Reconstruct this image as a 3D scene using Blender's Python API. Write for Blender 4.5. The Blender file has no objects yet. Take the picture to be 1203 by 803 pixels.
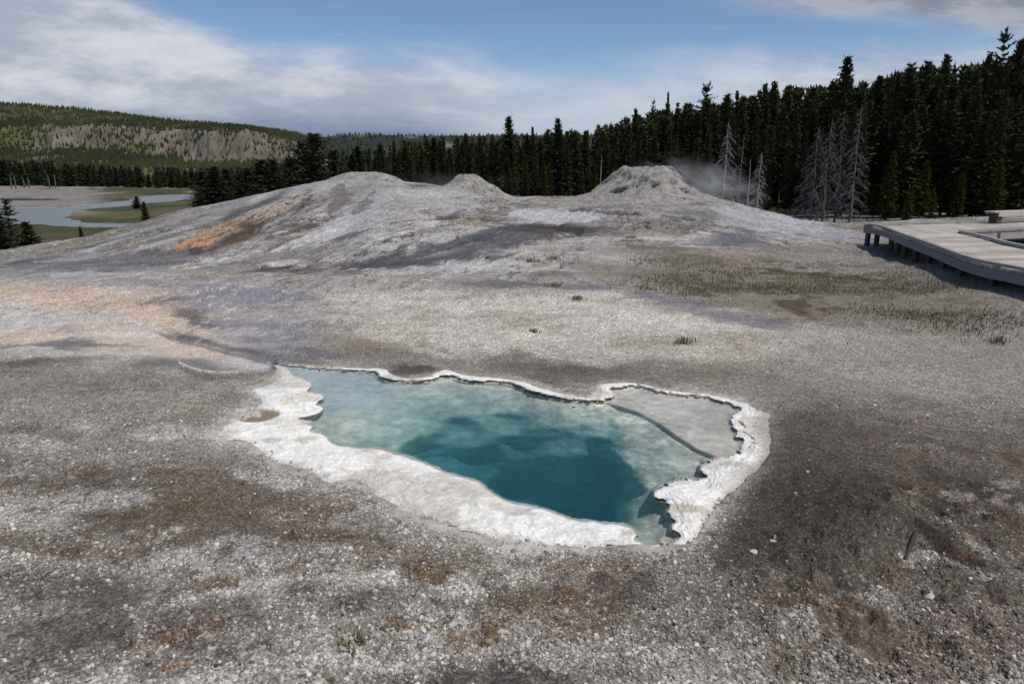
import bpy, bmesh, math, random
import numpy as np
from mathutils import Vector

random.seed(7)
rng = np.random.default_rng(11)
SC = bpy.context.scene
COL = SC.collection
R = math.radians

# ------------------------------------------------------------------ camera model
F, CX, CY, EYE = 802.0, 601.5, 401.5, 2.6
TH = math.atan((401.5 - 205.0) / F)
CT, ST = math.cos(TH), math.sin(TH)


def ray(px, py):
    u = (np.asarray(px, float) - CX) / F
    v = (np.asarray(py, float) - CY) / F
    return u, CT - v * ST, -ST - v * CT


def at_z(px, py, z=0.0):
    dx, dy, dz = ray(px, py)
    t = (z - EYE) / dz
    return dx * t, dy * t


def at_y(px, py, Y):
    dx, dy, dz = ray(px, py)
    t = Y / dy
    return dx * t, EYE + dz * t


def z_of(py, Y):
    return float(at_y(CX, py, Y)[1])


def x_of(px, Y, py=220):
    return float(at_y(px, py, Y)[0])


def project(x, y, z):
    zc = y * CT - (z - EYE) * ST
    yc = -(y * ST) - (z - EYE) * CT
    zc = np.maximum(zc, 0.05)
    return CX + F * x / zc, CY + F * yc / zc


# ------------------------------------------------------------------ noise
T = rng.random((256, 256)).astype(np.float32)


def vn(x, y, s=0):
    x = np.asarray(x, float) + s * 37.31
    y = np.asarray(y, float) + s * 91.77
    xi = np.floor(x).astype(np.int64)
    yi = np.floor(y).astype(np.int64)
    fx = x - xi
    fy = y - yi
    fx = fx * fx * fx * (fx * (fx * 6 - 15) + 10)
    fy = fy * fy * fy * (fy * (fy * 6 - 15) + 10)
    x0, x1, y0, y1 = xi & 255, (xi + 1) & 255, yi & 255, (yi + 1) & 255
    a = T[x0, y0] * (1 - fx) + T[x1, y0] * fx
    b = T[x0, y1] * (1 - fx) + T[x1, y1] * fx
    return a * (1 - fy) + b * fy


def fbm(x, y, o=4, s=0, g=0.5):
    r, a, t, f = 0, 1.0, 0, 1.0
    for i in range(o):
        r = r + a * vn(x * f, y * f, s + i * 3)
        t += a
        a *= g
        f *= 2.03
    return r / t - 0.5            # about -0.5 .. 0.5


def ss(a, b, x):
    t = np.clip((np.asarray(x, float) - a) / (b - a), 0, 1)
    return t * t * (3 - 2 * t)


def lin(r, g, b):
    c = np.array([r, g, b], float) / 255
    return np.where(c <= 0.04045, c / 12.92, ((c + 0.055) / 1.055) ** 2.4)


# ------------------------------------------------------------------ object helpers
def tag(o, label=None, cat=None, group=None, kind=None):
    if label: o['label'] = label
    if cat: o['category'] = cat
    if group: o['group'] = group
    if kind: o['kind'] = kind
    return o


def empty(name, loc, rz=0, sc=1):
    o = bpy.data.objects.new(name, None)
    o.location = loc
    o.rotation_euler = (0, 0, rz)
    o.scale = (sc, sc, sc) if not isinstance(sc, tuple) else sc
    o.empty_display_size = 0.3
    COL.objects.link(o)
    return o


def link(name, me, mat=None, parent=None):
    o = bpy.data.objects.new(name, me)
    if mat and not me.materials:
        me.materials.append(mat)
    COL.objects.link(o)
    if parent: o.parent = parent
    return o


def np_mesh(name, V, faces=None, tris=None, quads=None, smooth=True, col=None, attrs=None):
    """fast mesh from arrays; quads (n,4) and/or tris (n,3)"""
    me = bpy.data.meshes.new(name)
    V = np.asarray(V, np.float32)
    me.vertices.add(len(V))
    me.vertices.foreach_set('co', V.ravel())
    loops, starts, n = [], [], 0
    for arr, k in ((quads, 4), (tris, 3)):
        if arr is not None and len(arr):
            arr = np.asarray(arr, np.int32)
            loops.append(arr.ravel())
            starts.append(n + np.arange(len(arr)) * k)
            n += arr.size
    L = np.concatenate(loops)
    S = np.concatenate(starts).astype(np.int32)
    me.loops.add(len(L))
    me.loops.foreach_set('vertex_index', L.astype(np.int32))
    me.polygons.add(len(S))
    me.polygons.foreach_set('loop_start', S)
    me.update(calc_edges=True)
    me.polygons.foreach_set('use_smooth', np.full(len(S), smooth, bool))
    if col is not None:
        a = me.attributes.new('Col', 'FLOAT_COLOR', 'POINT')
        c4 = np.ones((len(V), 4), np.float32)
        c4[:, :3] = col
        a.data.foreach_set('color', c4.ravel())
    for k, v in (attrs or {}).items():
        a = me.attributes.new(k, 'FLOAT', 'POINT')
        a.data.foreach_set('value', np.asarray(v, np.float32).ravel())
    me.validate()
    return me


class MB:
    """collects boxes, sweeps and tubes into one mesh"""
    def __init__(s):
        s.v, s.f = [], []

    def add(s, vs, fs):
        n = len(s.v)
        s.v += [tuple(p) for p in vs]
        s.f += [tuple(i + n for i in f) for f in fs]

    def hexa(s, b, t):      # four bottom points, four top points (ccw seen from above)
        s.add(list(b) + list(t), [(3, 2, 1, 0), (4, 5, 6, 7), (0, 1, 5, 4), (1, 2, 6, 5), (2, 3, 7, 6), (3, 0, 4, 7)])

    def box(s, c, d, rz=0):
        cx, cy, cz = c
        dx, dy, dz = (q / 2 for q in d)
        ca, sa = math.cos(rz), math.sin(rz)
        P = [(cx + ca * a - sa * b, cy + sa * a + ca * b) for a, b in ((-dx, -dy), (dx, -dy), (dx, dy), (-dx, dy))]
        s.hexa([(x, y, cz - dz) for x, y in P], [(x, y, cz + dz) for x, y in P])

    def sweep(s, path, w, z0, z1):   # beam of width w along a horizontal polyline of (x, y)
        P = [Vector((p[0], p[1])) for p in path]
        A, B = [], []
        for i, p in enumerate(P):
            d = (P[min(i + 1, len(P) - 1)] - P[max(i - 1, 0)]).normalized()
            n = Vector((-d.y, d.x)) * (w / 2)
            A.append(p + n)
            B.append(p - n)
        for i in range(len(P) - 1):
            q = [A[i], B[i], B[i + 1], A[i + 1]]
            s.hexa([(p.x, p.y, z0) for p in q], [(p.x, p.y, z1) for p in q])

    def tube(s, pts, rad, k=5):
        pts = [Vector(p) for p in pts]
        rings = []
        for i, p in enumerate(pts):
            d = pts[min(i + 1, len(pts) - 1)] - pts[max(i - 1, 0)]
            d = d.normalized() if d.length > 1e-9 else Vector((0, 0, 1))
            a = d.cross(Vector((0.3, 0.2, 1)) if abs(d.z) < 0.9 else Vector((1, 0.1, 0))).normalized()
            b = d.cross(a)
            r = rad[i]
            rings.append([p + (a * math.cos(2 * math.pi * j / k) + b * math.sin(2 * math.pi * j / k)) * r for j in range(k)])
        vs = [q for ring in rings for q in ring]
        fs = []
        for i in range(len(pts) - 1):
            for j in range(k):
                fs.append((i * k + j, i * k + (j + 1) % k, (i + 1) * k + (j + 1) % k, (i + 1) * k + j))
        fs.append(tuple(range(k))[::-1])
        fs.append(tuple((len(pts) - 1) * k + j for j in range(k)))
        s.add(vs, fs)

    def mesh(s, name, smooth=False):
        me = bpy.data.meshes.new(name)
        me.from_pydata(s.v, [], s.f)
        me.polygons.foreach_set('use_smooth', np.full(len(me.polygons), smooth, bool))
        me.update()
        return me

    def build(s, name, mat, parent=None, smooth=False):
        return link(name, s.mesh(name, smooth), mat, parent)


# ------------------------------------------------------------------ shader helpers
class NT:
    def __init__(s, tree):
        s.t = tree
        s.n = tree.nodes
        s.l = tree.links

    def node(s, typ, **kw):
        n = s.n.new(typ)
        for k, v in kw.items(): setattr(n, k, v)
        return n

    def put(s, sock, v):
        if isinstance(v, bpy.types.NodeSocket): s.l.new(v, sock)
        elif v is not None:
            try: sock.default_value = v
            except Exception: sock.default_value = tuple(v) + (1,)

    def m(s, op, a, b=None, c=None, clamp=False):
        n = s.node('ShaderNodeMath', operation=op, use_clamp=clamp)
        for i, v in enumerate((a, b, c)):
            if v is not None: s.put(n.inputs[i], v)
        return n.outputs[0]

    def mr(s, v, a, b, c=0.0, d=1.0, smooth=True):
        n = s.node('ShaderNodeMapRange', interpolation_type='SMOOTHSTEP' if smooth else 'LINEAR')
        for i, q in enumerate((v, a, b, c, d)): s.put(n.inputs[i], q)
        return n.outputs[0]

    def mix(s, f, a, b, blend='MIX'):
        n = s.node('ShaderNodeMix', data_type='RGBA', blend_type=blend)
        s.put(n.inputs[0], f)
        s.put(n.inputs[6], a)
        s.put(n.inputs[7], b)
        return n.outputs[2]

    def noise(s, vec, scale, detail=4, rough=0.55, dist=0.0):
        n = s.node('ShaderNodeTexNoise')
        if vec is not None: s.l.new(vec, n.inputs['Vector'])
        n.inputs['Scale'].default_value = scale
        n.inputs['Detail'].default_value = detail
        n.inputs['Roughness'].default_value = rough
        n.inputs['Distortion'].default_value = dist
        return n.outputs['Fac']

    def vor(s, vec, scale, feature='F1', out='Distance'):
        n = s.node('ShaderNodeTexVoronoi', feature=feature)
        if vec is not None: s.l.new(vec, n.inputs['Vector'])
        n.inputs['Scale'].default_value = scale
        return n.outputs[out]

    def bump(s, h, strength, dist, normal=None):
        n = s.node('ShaderNodeBump')
        s.put(n.inputs['Strength'], strength)
        s.put(n.inputs['Distance'], dist)
        s.put(n.inputs['Height'], h)
        if normal is not None: s.l.new(normal, n.inputs['Normal'])
        return n.outputs[0]

    def scalevec(s, vec, sc):
        n = s.node('ShaderNodeMapping')
        s.l.new(vec, n.inputs[0])
        n.inputs['Scale'].default_value = sc
        return n.outputs[0]


def mat(name):
    m = bpy.data.materials.new(name)
    m.use_nodes = True
    nt = NT(m.node_tree)
    p = m.node_tree.nodes['Principled BSDF']
    p.inputs['Specular IOR Level'].default_value = 0.25
    return m, nt, p


def geo_pos(nt):
    return nt.node('ShaderNodeNewGeometry').outputs['Position']


def obj_co(nt):
    return nt.node('ShaderNodeTexCoord').outputs['Object']


def attr(nt, name, out='Color'):
    return nt.node('ShaderNodeAttribute', attribute_name=name).outputs[out]


# ------------------------------------------------------------------ materials
def m_ground():
    m, nt, p = mat('sinter_ground')
    P = geo_pos(nt)
    c = attr(nt, 'Col')
    g = attr(nt, 'gravel', 'Fac')
    w = attr(nt, 'wet', 'Fac')
    far = attr(nt, 'far', 'Fac')
    # gravel: cells of random grey, dark gaps between
    cell = nt.node('ShaderNodeSeparateColor')
    nt.l.new(nt.vor(P, 44, out='Color'), cell.inputs[0])
    d1 = nt.vor(P, 44)
    cell2 = nt.node('ShaderNodeSeparateColor')
    nt.l.new(nt.vor(P, 105, out='Color'), cell2.inputs[0])
    d2 = nt.vor(P, 105)
    n1 = nt.noise(P, 9, 6, 0.7)
    n2 = nt.noise(P, 2.2, 5, 0.65)
    k = nt.m('MULTIPLY_ADD', cell.outputs[0], 1.0, 0.45)
    k2 = nt.m('MULTIPLY_ADD', cell2.outputs[0], 0.9, 0.55)
    gap = nt.mr(d1, 0.45, 0.75, 1.0, 0.45)
    kk = nt.m('MULTIPLY', nt.m('MULTIPLY', k, k2), gap)
    kg = nt.m('MULTIPLY_ADD', nt.m('SUBTRACT', kk, 0.85), g, 1.0)
    kn = nt.m('MULTIPLY_ADD', nt.m('SUBTRACT', n1, 0.5), 1.1, 1.0)
    kn2 = nt.m('MULTIPLY_ADD', nt.m('SUBTRACT', n2, 0.5), 0.7, 1.0)
    kt = nt.m('MULTIPLY', nt.m('MULTIPLY', nt.m('MAXIMUM', kg, 0.12), kn), kn2)
    # far terrain: coarse variation only
    nf = nt.m('MULTIPLY_ADD', nt.m('SUBTRACT', nt.noise(P, 0.35, 8, 0.7), 0.5), 1.2, 1.0)
    kt = nt.m('MULTIPLY', kt, nf)
    vm = nt.node('ShaderNodeVectorMath', operation='SCALE')
    nt.l.new(c, vm.inputs[0])
    nt.l.new(kt, vm.inputs['Scale'])
    nt.l.new(vm.outputs[0], p.inputs['Base Color'])
    nt.put(p.inputs['Roughness'], nt.m('MULTIPLY_ADD', w, -0.62, 0.92))
    h = nt.m('MULTIPLY', nt.m('SUBTRACT', 0.8, d1), 0.7)
    h = nt.m('ADD', h, nt.m('MULTIPLY', nt.m('SUBTRACT', 0.8, d2), 0.35))
    h = nt.m('MULTIPLY', h, g)
    h = nt.m('ADD', h, nt.m('MULTIPLY', nt.noise(P, 16, 8, 0.7), 0.9))
    b1 = nt.bump(h, 0.75, 0.025)
    b2 = nt.bump(nt.noise(P, 1.3, 8, 0.68), nt.m('MULTIPLY', far, 0.8), 0.5, b1)
    nt.l.new(b2, p.inputs['Normal'])
    return m


def m_rim():
    m, nt, p = mat('white_sinter')
    P = geo_pos(nt)
    c = attr(nt, 'Col')
    n1 = nt.noise(P, 14, 8, 0.7)
    n2 = nt.noise(P, 3, 5, 0.6)
    d = nt.vor(P, 42)
    k = nt.m('MULTIPLY', nt.m('MULTIPLY_ADD', nt.m('SUBTRACT', n1, 0.5), 0.55, 1.0), nt.m('MULTIPLY_ADD', nt.m('SUBTRACT', n2, 0.5), 0.35, 1.0))
    vm = nt.node('ShaderNodeVectorMath', operation='SCALE')
    nt.l.new(c, vm.inputs[0])
    nt.l.new(k, vm.inputs['Scale'])
    nt.l.new(vm.outputs[0], p.inputs['Base Color'])
    p.inputs['Roughness'].default_value = 0.8
    h = nt.m('ADD', nt.m('MULTIPLY', nt.noise(P, 34, 8, 0.75), 0.9), nt.m('MULTIPLY', nt.m('MULTIPLY', nt.m('SUBTRACT', 0.7, d), 0.6), nt.mr(n2, 0.5, 0.65)))
    h = nt.m('ADD', h, nt.m('MULTIPLY', nt.noise(P, 6, 5, 0.65, 0.8), 1.6))
    nt.l.new(nt.bump(h, 0.5, 0.028), p.inputs['Normal'])
    return m


def m_simple(name, col, var=0.5, scale=2.0, rough=0.85, bump=0.0, bs=20, obj_rand=0.0, stretch=None):
    m, nt, p = mat(name)
    P = obj_co(nt)
    if stretch: P = nt.scalevec(P, stretch)
    k = nt.m('MULTIPLY_ADD', nt.m('SUBTRACT', nt.noise(P, scale, 6, 0.65), 0.5), var * 2, 1.0)
    if obj_rand:
        r = nt.node('ShaderNodeObjectInfo').outputs['Random']
        k = nt.m('MULTIPLY', k, nt.m('MULTIPLY_ADD', nt.m('SUBTRACT', r, 0.5), obj_rand * 2, 1.0))
    vm = nt.node('ShaderNodeVectorMath', operation='SCALE')
    vm.inputs[0].default_value = col
    nt.l.new(k, vm.inputs['Scale'])
    nt.l.new(vm.outputs[0], p.inputs['Base Color'])
    p.inputs['Roughness'].default_value = rough
    if bump:
        nt.l.new(nt.bump(nt.noise(P, bs, 6, 0.65), bump, 0.02), p.inputs['Normal'])
    return m


def m_foliage(name, a, b):
    """needle green that varies from tree to tree and clump to clump"""
    m, nt, p = mat(name)
    P = obj_co(nt)
    r = nt.node('ShaderNodeObjectInfo').outputs['Random']
    n = nt.noise(P, 0.9, 3, 0.6)
    f = nt.m('ADD', nt.m('MULTIPLY', r, 0.7), nt.m('MULTIPLY_ADD', n, 1.2, -0.45), clamp=True)
    nt.l.new(nt.mix(f, tuple(a) + (1,), tuple(b) + (1,)), p.inputs['Base Color'])
    p.inputs['Roughness'].default_value = 0.75
    p.inputs['Specular IOR Level'].default_value = 0.08
    return m


def m_col(name, rough=0.9, var=0.35, scale=0.05):
    m, nt, p = mat(name)
    P = geo_pos(nt)
    k = nt.m('MULTIPLY_ADD', nt.m('SUBTRACT', nt.noise(P, scale, 8, 0.7), 0.5), var * 2, 1.0)
    vm = nt.node('ShaderNodeVectorMath', operation='SCALE')
    nt.l.new(attr(nt, 'Col'), vm.inputs[0])
    nt.l.new(k, vm.inputs['Scale'])
    nt.l.new(vm.outputs[0], p.inputs['Base Color'])
    p.inputs['Roughness'].default_value = rough
    p.inputs['Specular IOR Level'].default_value = 0.1
    return m


def m_pool():
    m = bpy.data.materials.new('clear_spring_water')
    m.use_nodes = True
    nt = NT(m.node_tree)
    nt.n.clear()
    out = nt.node('ShaderNodeOutputMaterial')
    P = geo_pos(nt)
    w = nt.m('ADD', nt.noise(nt.scalevec(P, (1, 2.2, 1)), 7, 3, 0.5), nt.m('MULTIPLY', nt.noise(nt.scalevec(P, (1, 1.8, 1)), 26, 2, 0.5), 0.5))
    bn = nt.bump(w, 0.28, 0.02)
    fr = nt.node('ShaderNodeFresnel')
    fr.inputs['IOR'].default_value = 1.33
    nt.l.new(bn, fr.inputs['Normal'])
    gl = nt.node('ShaderNodeBsdfGlossy')
    gl.inputs['Roughness'].default_value = 0.06
    nt.l.new(bn, gl.inputs['Normal'])
    tr = nt.node('ShaderNodeBsdfTransparent')
    mx = nt.node('ShaderNodeMixShader')
    nt.l.new(fr.outputs[0], mx.inputs[0])
    nt.l.new(tr.outputs[0], mx.inputs[1])
    nt.l.new(gl.outputs[0], mx.inputs[2])
    nt.l.new(mx.outputs[0], out.inputs['Surface'])
    va = nt.node('ShaderNodeVolumeAbsorption')
    va.inputs['Color'].default_value = (0.10, 0.66, 0.76, 1)
    va.inputs['Density'].default_value = 1.05
    vs_ = nt.node('ShaderNodeVolumeScatter')
    vs_.inputs['Color'].default_value = (0.22, 0.84, 0.95, 1)
    vs_.inputs['Density'].default_value = 0.26
    ad = nt.node('ShaderNodeAddShader')
    nt.l.new(va.outputs[0], ad.inputs[0])
    nt.l.new(vs_.outputs[0], ad.inputs[1])
    nt.l.new(ad.outputs[0], out.inputs['Volume'])
    return m


def m_river():
    m, nt, p = mat('river_water')
    P = geo_pos(nt)
    p.inputs['Base Color'].default_value = (0.16, 0.18, 0.20, 1)
    p.inputs['Roughness'].default_value = 0.18
    p.inputs['Specular IOR Level'].default_value = 0.5
    nt.l.new(nt.bump(nt.noise(nt.scalevec(P, (0.5, 0.25, 1)), 1.0, 5, 0.6), 0.5, 0.5), p.inputs['Normal'])
    return m


def m_steam(name, dens, scale=1.3):
    m = bpy.data.materials.new(name)
    m.use_nodes = True
    nt = NT(m.node_tree)
    nt.n.clear()
    out = nt.node('ShaderNodeOutputMaterial')
    P = obj_co(nt)
    ln = nt.node('ShaderNodeVectorMath', operation='LENGTH')
    nt.l.new(P, ln.inputs[0])
    fall = nt.mr(ln.outputs['Value'], 0.15, 1.0, 1.0, 0.0)
    n = nt.mr(nt.noise(P, scale, 5, 0.6, 0.6), 0.42, 0.72)
    d = nt.m('MULTIPLY', nt.m('MULTIPLY', fall, n), dens)
    pv = nt.node('ShaderNodeVolumePrincipled')
    pv.inputs['Color'].default_value = (0.9, 0.92, 0.95, 1)
    nt.l.new(d, pv.inputs['Density'])
    nt.l.new(pv.outputs[0], out.inputs['Volume'])
    return m


M = {}
M['ground'] = m_ground()
M['rim'] = m_rim()
M['pool'] = m_pool()
M['river'] = m_river()
M['bark'] = m_simple('pine_bark', (0.10, 0.075, 0.055), 0.6, 3, bump=0.4)
M['dark_bark'] = m_simple('dark_brown_bark', (0.055, 0.045, 0.038), 0.5, 3)  # even dark brown base for most trunks and the stick
M['snag'] = m_simple('bleached_wood', (0.25, 0.245, 0.25), 0.4, 1.5, obj_rand=0.15)
M['snag_grey'] = m_simple('grey_dead_wood', (0.115, 0.11, 0.115), 0.4, 1.5, obj_rand=0.15)
M['needles'] = m_foliage('dark_needles', (0.034, 0.042, 0.022), (0.072, 0.076, 0.032))
M['needles_far'] = m_foliage('far_needles', (0.030, 0.038, 0.022), (0.056, 0.064, 0.032))
M['needles_young'] = m_foliage('young_needles', (0.045, 0.052, 0.014), (0.075, 0.074, 0.020))
M['hill'] = m_col('hill_surface', var=0.8, scale=0.09)
M['hill_tree'] = m_col('hill_needles', var=0.2, scale=0.02)
M['cone'] = None
M['deck'] = m_simple('weathered_deck', tuple(lin(165, 158, 152)), 0.28, 3, 0.8, 0.15, 30, stretch=(1, 1, 1))
def m_deck():
    m, nt, p = mat('weathered_deck')
    r = nt.node('ShaderNodeNewGeometry').outputs['Random Per Island']
    P = obj_co(nt)
    k = nt.m('MULTIPLY_ADD', r, 0.42, 0.78)
    k = nt.m('MULTIPLY', k, nt.m('MULTIPLY_ADD', nt.noise(P, 5, 6, 0.7), 0.6, 0.7))
    k = nt.m('MULTIPLY', k, nt.mr(nt.noise(P, 0.9, 5, 0.65), 0.38, 0.6, 0.78, 1.08))
    vm = nt.node('ShaderNodeVectorMath', operation='SCALE')
    vm.inputs[0].default_value = tuple(lin(178, 171, 163))
    nt.l.new(k, vm.inputs['Scale'])
    nt.l.new(vm.outputs[0], p.inputs['Base Color'])
    p.inputs['Roughness'].default_value = 0.85
    return m


M['deck'] = m_deck()
M['rail'] = m_simple('weathered_rail', tuple(lin(150, 147, 145)), 0.3, 3, 0.8, 0.15, 30)
M['fascia'] = m_simple('grey_fascia', tuple(lin(128, 128, 132)), 0.25, 3, 0.8, 0.1, 30)
M['post'] = m_simple('post_wood', tuple(lin(80, 74, 70)), 0.4, 5, 0.85, 0.2, 30)
M['bench'] = m_simple('pale_bench_wood', tuple(lin(185, 178, 168)), 0.3, 4, 0.8, 0.15, 30)
M['grass'] = m_col('grass_blades', var=0.3, scale=3)
M['flake'] = m_col('sinter_flakes', var=0.25, scale=30)
M['stone'] = m_simple('pale_stone', tuple(lin(190, 186, 180)), 0.4, 18, 0.9, 0.4, 60)
M['bark_chip'] = m_simple('red_bark', tuple(lin(92, 52, 38)), 0.4, 30, 0.9, 0.4, 60)

# ------------------------------------------------------------------ terrain height
# columns of the mound: pixel column, crest row, crest distance, foot distance, back drop, back width
MOUND = np.array([
    (-500, 322, 24, 17, -6.5, 26), (-200, 310, 25, 17, -6.5, 26), (0, 297, 26, 18, -6.5, 26), (100, 280, 30, 18.5, -6.5, 28),
    (180, 257, 34, 18.5, -6.5, 30), (250, 240, 37, 18.5, -6.5, 30), (330, 222, 40, 18.5, -6.0, 30),
    (400, 211, 43, 18.5, -4.5, 30), (430, 210, 44, 18.0, -4, 28), (470, 212, 45, 18, -3.5, 25), (520, 219, 46, 18, -3, 25),
    (580, 228, 47, 18, -3, 25), (650, 231, 48, 18, -3, 25), (700, 231, 47, 18, -2.8, 22), (760, 229, 47, 18, -2.5, 20),
    (830, 230, 47, 19, -2.2, 18), (880, 243, 45, 20, -2, 16), (940, 258, 41, 22, -1.6, 14), (1000, 264, 36, 24, -1.2, 12),
    (1080, 259, 37, 27, -0.8, 12), (1160, 256, 38, 28, -0.6, 12), (1203, 256, 38, 28, -0.5, 12), (1400, 258, 38, 28, -0.4, 12), (1900, 262, 38, 28, -0.4, 12)])
_ma = (MOUND[:, 0] - CX) / F / 1.015
_mz = np.array([z_of(r[1], r[2]) for r in MOUND])
RIVER = [[(225, 228), (190, 229), (160, 231), (150, 236), (110, 240), (75, 244), (30, 243), (-60, 240), (-60, 262), (20, 261), (60, 266), (110, 269),
          (230, 269), (230, 263), (150, 262), (90, 261.5), (74, 258), (71, 252), (78, 248), (115, 245), (158, 240.5), (200, 237), (228, 234)]]
ZR = -6.9


def seg_dist(px, py, poly, closed=True):
    """signed distance (negative inside) from points to a polygon"""
    P = np.asarray(poly, float)
    Q = np.roll(P, -1, 0)
    px = np.asarray(px, float).ravel()
    py = np.asarray(py, float).ravel()
    out = np.empty(len(px))
    ins = np.zeros(len(px), bool)
    for s in range(0, len(px), 20000):
        x = px[s:s + 20000, None]
        y = py[s:s + 20000, None]
        dx, dy = (Q - P)[:, 0], (Q - P)[:, 1]
        t = np.clip(((x - P[:, 0]) * dx + (y - P[:, 1]) * dy) / (dx * dx + dy * dy + 1e-12), 0, 1)
        ex = P[:, 0] + t * dx - x
        ey = P[:, 1] + t * dy - y
        out[s:s + 20000] = np.sqrt((ex * ex + ey * ey).min(1))
        cr = ((P[:, 1] > y) != (Q[:, 1] > y)) & (x < dx * (y - P[:, 1]) / (dy + 1e-12) + P[:, 0])
        ins[s:s + 20000] = cr.sum(1) % 2 == 1
    return np.where(ins, -out, out)


_riv_world = [np.stack(at_z(np.array([p[0] for p in q]), np.array([p[1] for p in q]), ZR), 1) for q in RIVER]


def terrain(x, y):
    """large shape of the land, world x and y arrays"""
    x = np.asarray(x, float)
    y = np.asarray(y, float)
    a = x / np.maximum(y, 0.5)
    aw = a + 0.012 * fbm(x * 0.15, y * 0.15, 3, 5)
    zc = np.interp(aw, _ma, _mz)
    yc = np.interp(aw, _ma, MOUND[:, 2])
    yf = np.interp(aw, _ma, MOUND[:, 3])
    zb = np.interp(aw, _ma, MOUND[:, 4])
    wb = np.interp(aw, _ma, MOUND[:, 5])
    t = np.clip((y - yf) / (yc - yf), 0, 1)
    front = zc * np.sin(t * math.pi / 2) ** 1.25
    tb = np.clip((y - yc) / wb, 0, 1)
    z = np.where(y <= yc, front, zc + (zb - zc) * tb * tb * (3 - 2 * tb))
    # surface relief on the mound
    on = ss(0, 0.25, t) * (1 - ss(0.3, 1, tb))
    rel = fbm(x * 0.22, y * 0.16, 4, 9) * 0.50 + fbm(x * 0.9 - y * 0.4, y * 0.25, 4, 13) * 0.10
    rel = rel * (1 - 0.55 * ss(0.75, 1.0, t))
    z = z + on * rel * ss(-0.75, -0.35, a + 0.15) ** 0.5
    # valley floor undulation, rise of the wooded ground to the right
    z = z + ss(60, 120, y) * fbm(x * 0.02, y * 0.02, 3, 21) * 1.0
    z = z + ss(0.05, 0.7, a) * np.clip(y - 60, 0, 120) * 0.05
    z = z + 0.36 * ss(8.3, 11.0, x - 0.22 * (y - 16)) * (1 - ss(16, 23, y)) * ss(3, 8, y)
    # far left terrace beyond the river
    z = z + ss(230, 300, y) * ss(-0.2, -0.5, a) * 0.7
    return z


def river_cut(x, y, z):
    sel = (y > 95) & (y < 420) & (x < -20)
    if sel.any():
        sd = seg_dist(x[sel], y[sel], _riv_world[0])
        k = 1 - ss(-1.5, 3.5, sd + 6 * fbm(x[sel] * 0.08, y[sel] * 0.06, 4, 31, 0.6))
        zz = z[sel]
        zz = np.maximum(zz, -6.5)
        z[sel] = zz * (1 - k) + (-7.6) * k
    return z


# ------------------------------------------------------------------ pool outlines (photo pixels)
INNER = [(318, 427), (345, 430), (385, 433), (415, 435), (439, 436), (446, 442), (456, 445.5), (479, 447), (503, 446), (516, 442.5), (529, 440.5), (539, 444),
         (559, 447.5), (590, 448), (610, 453), (626, 460), (656, 466.5), (693, 470.5), (712, 469), (722, 464.5), (716, 457), (728, 455.5), (741, 453), (759, 455),
         (776, 460), (799, 463), (829, 466.5), (852, 471.5), (867, 477.5), (871, 480), (864, 488), (857, 493), (861, 500), (866, 505), (866, 511.5),
         (874, 516.5), (872, 526), (859, 534.5), (842, 539.6), (826, 546), (822.7, 551), (827.6, 558), (822.7, 563), (799.4, 565), (779, 573),
         (769.5, 579.5), (776, 587), (784, 593), (786, 603), (793, 611), (791, 619.5), (803, 629.5), (793, 636.7), (773, 637.7), (745, 636),
         (746, 626), (739.5, 619.5), (719.6, 616.8), (693, 612.8), (669.7, 609.5), (639.8, 599.5), (620, 594.5), (596, 590), (583, 583), (572.5, 576),
         (559, 566), (532.6, 558), (506, 548), (472.7, 536), (452.8, 529.7), (426, 526), (399.6, 524.7), (389.6, 519.7), (379.7, 511.4),
         (364.7, 506.4), (365.7, 499.8), (354.7, 494.8), (349.7, 490.4), (363, 489), (376, 483), (378, 478), (371, 475), (379.7, 466.5),
         (373, 462), (361, 460), (366, 451.5), (356, 445), (343, 440), (338, 433), (330, 429.5)]
OUTER = [(300, 421), (345, 425.5), (385, 428.5), (440, 430), (455, 431), (461, 436), (475, 441), (500, 440), (512, 434), (524, 430.5), (540, 436),
         (560, 439), (593, 442), (620, 447), (640, 454), (665, 460), (690, 463), (699, 458), (702, 450), (711, 446.5), (735, 446.5), (760, 450),
         (790, 457), (830, 460), (860, 465), (879, 470), (906, 483), (912, 500), (917, 523), (909, 546), (879, 569.6), (859, 586), (842, 606),
         (828, 630), (806, 645), (773, 650), (739, 646), (693, 646), (643, 645), (593, 644), (560, 637), (539, 631), (489, 616), (455, 597), (436, 583),
         (419, 573), (386, 572), (365, 560), (323, 549), (283, 526), (246, 513), (253, 500), (276, 483), (303, 470), (290, 457), (318, 447), (322, 433), (308, 426)]


def catmull(P, n):
    P = np.asarray(P, float)
    m = len(P)
    t = np.linspace(0, m, n, endpoint=False)
    i = t.astype(int)
    f = (t - i)[:, None]
    p0, p1, p2, p3 = P[(i - 1) % m], P[i % m], P[(i + 1) % m], P[(i + 2) % m]
    return 0.5 * (2 * p1 + (p2 - p0) * f + (2 * p0 - 5 * p1 + 4 * p2 - p3) * f * f + (3 * p1 - p0 - 3 * p2 + p3) * f ** 3)


BX0, BX1, BY0, BY1, BST = 215.0, 950.0, 405.0, 672.0, 0.75
gx = np.arange(BX0, BX1, BST)
gy = np.arange(BY0, BY1, BST)
GX, GY = np.meshgrid(gx, gy)
_wx, _wy = at_z(GX, GY, 0)
SDI = seg_dist(GX, GY, catmull(INNER, 420)).reshape(GX.shape)
SDO = seg_dist(GX, GY, catmull(OUTER, 360)).reshape(GX.shape)
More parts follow.
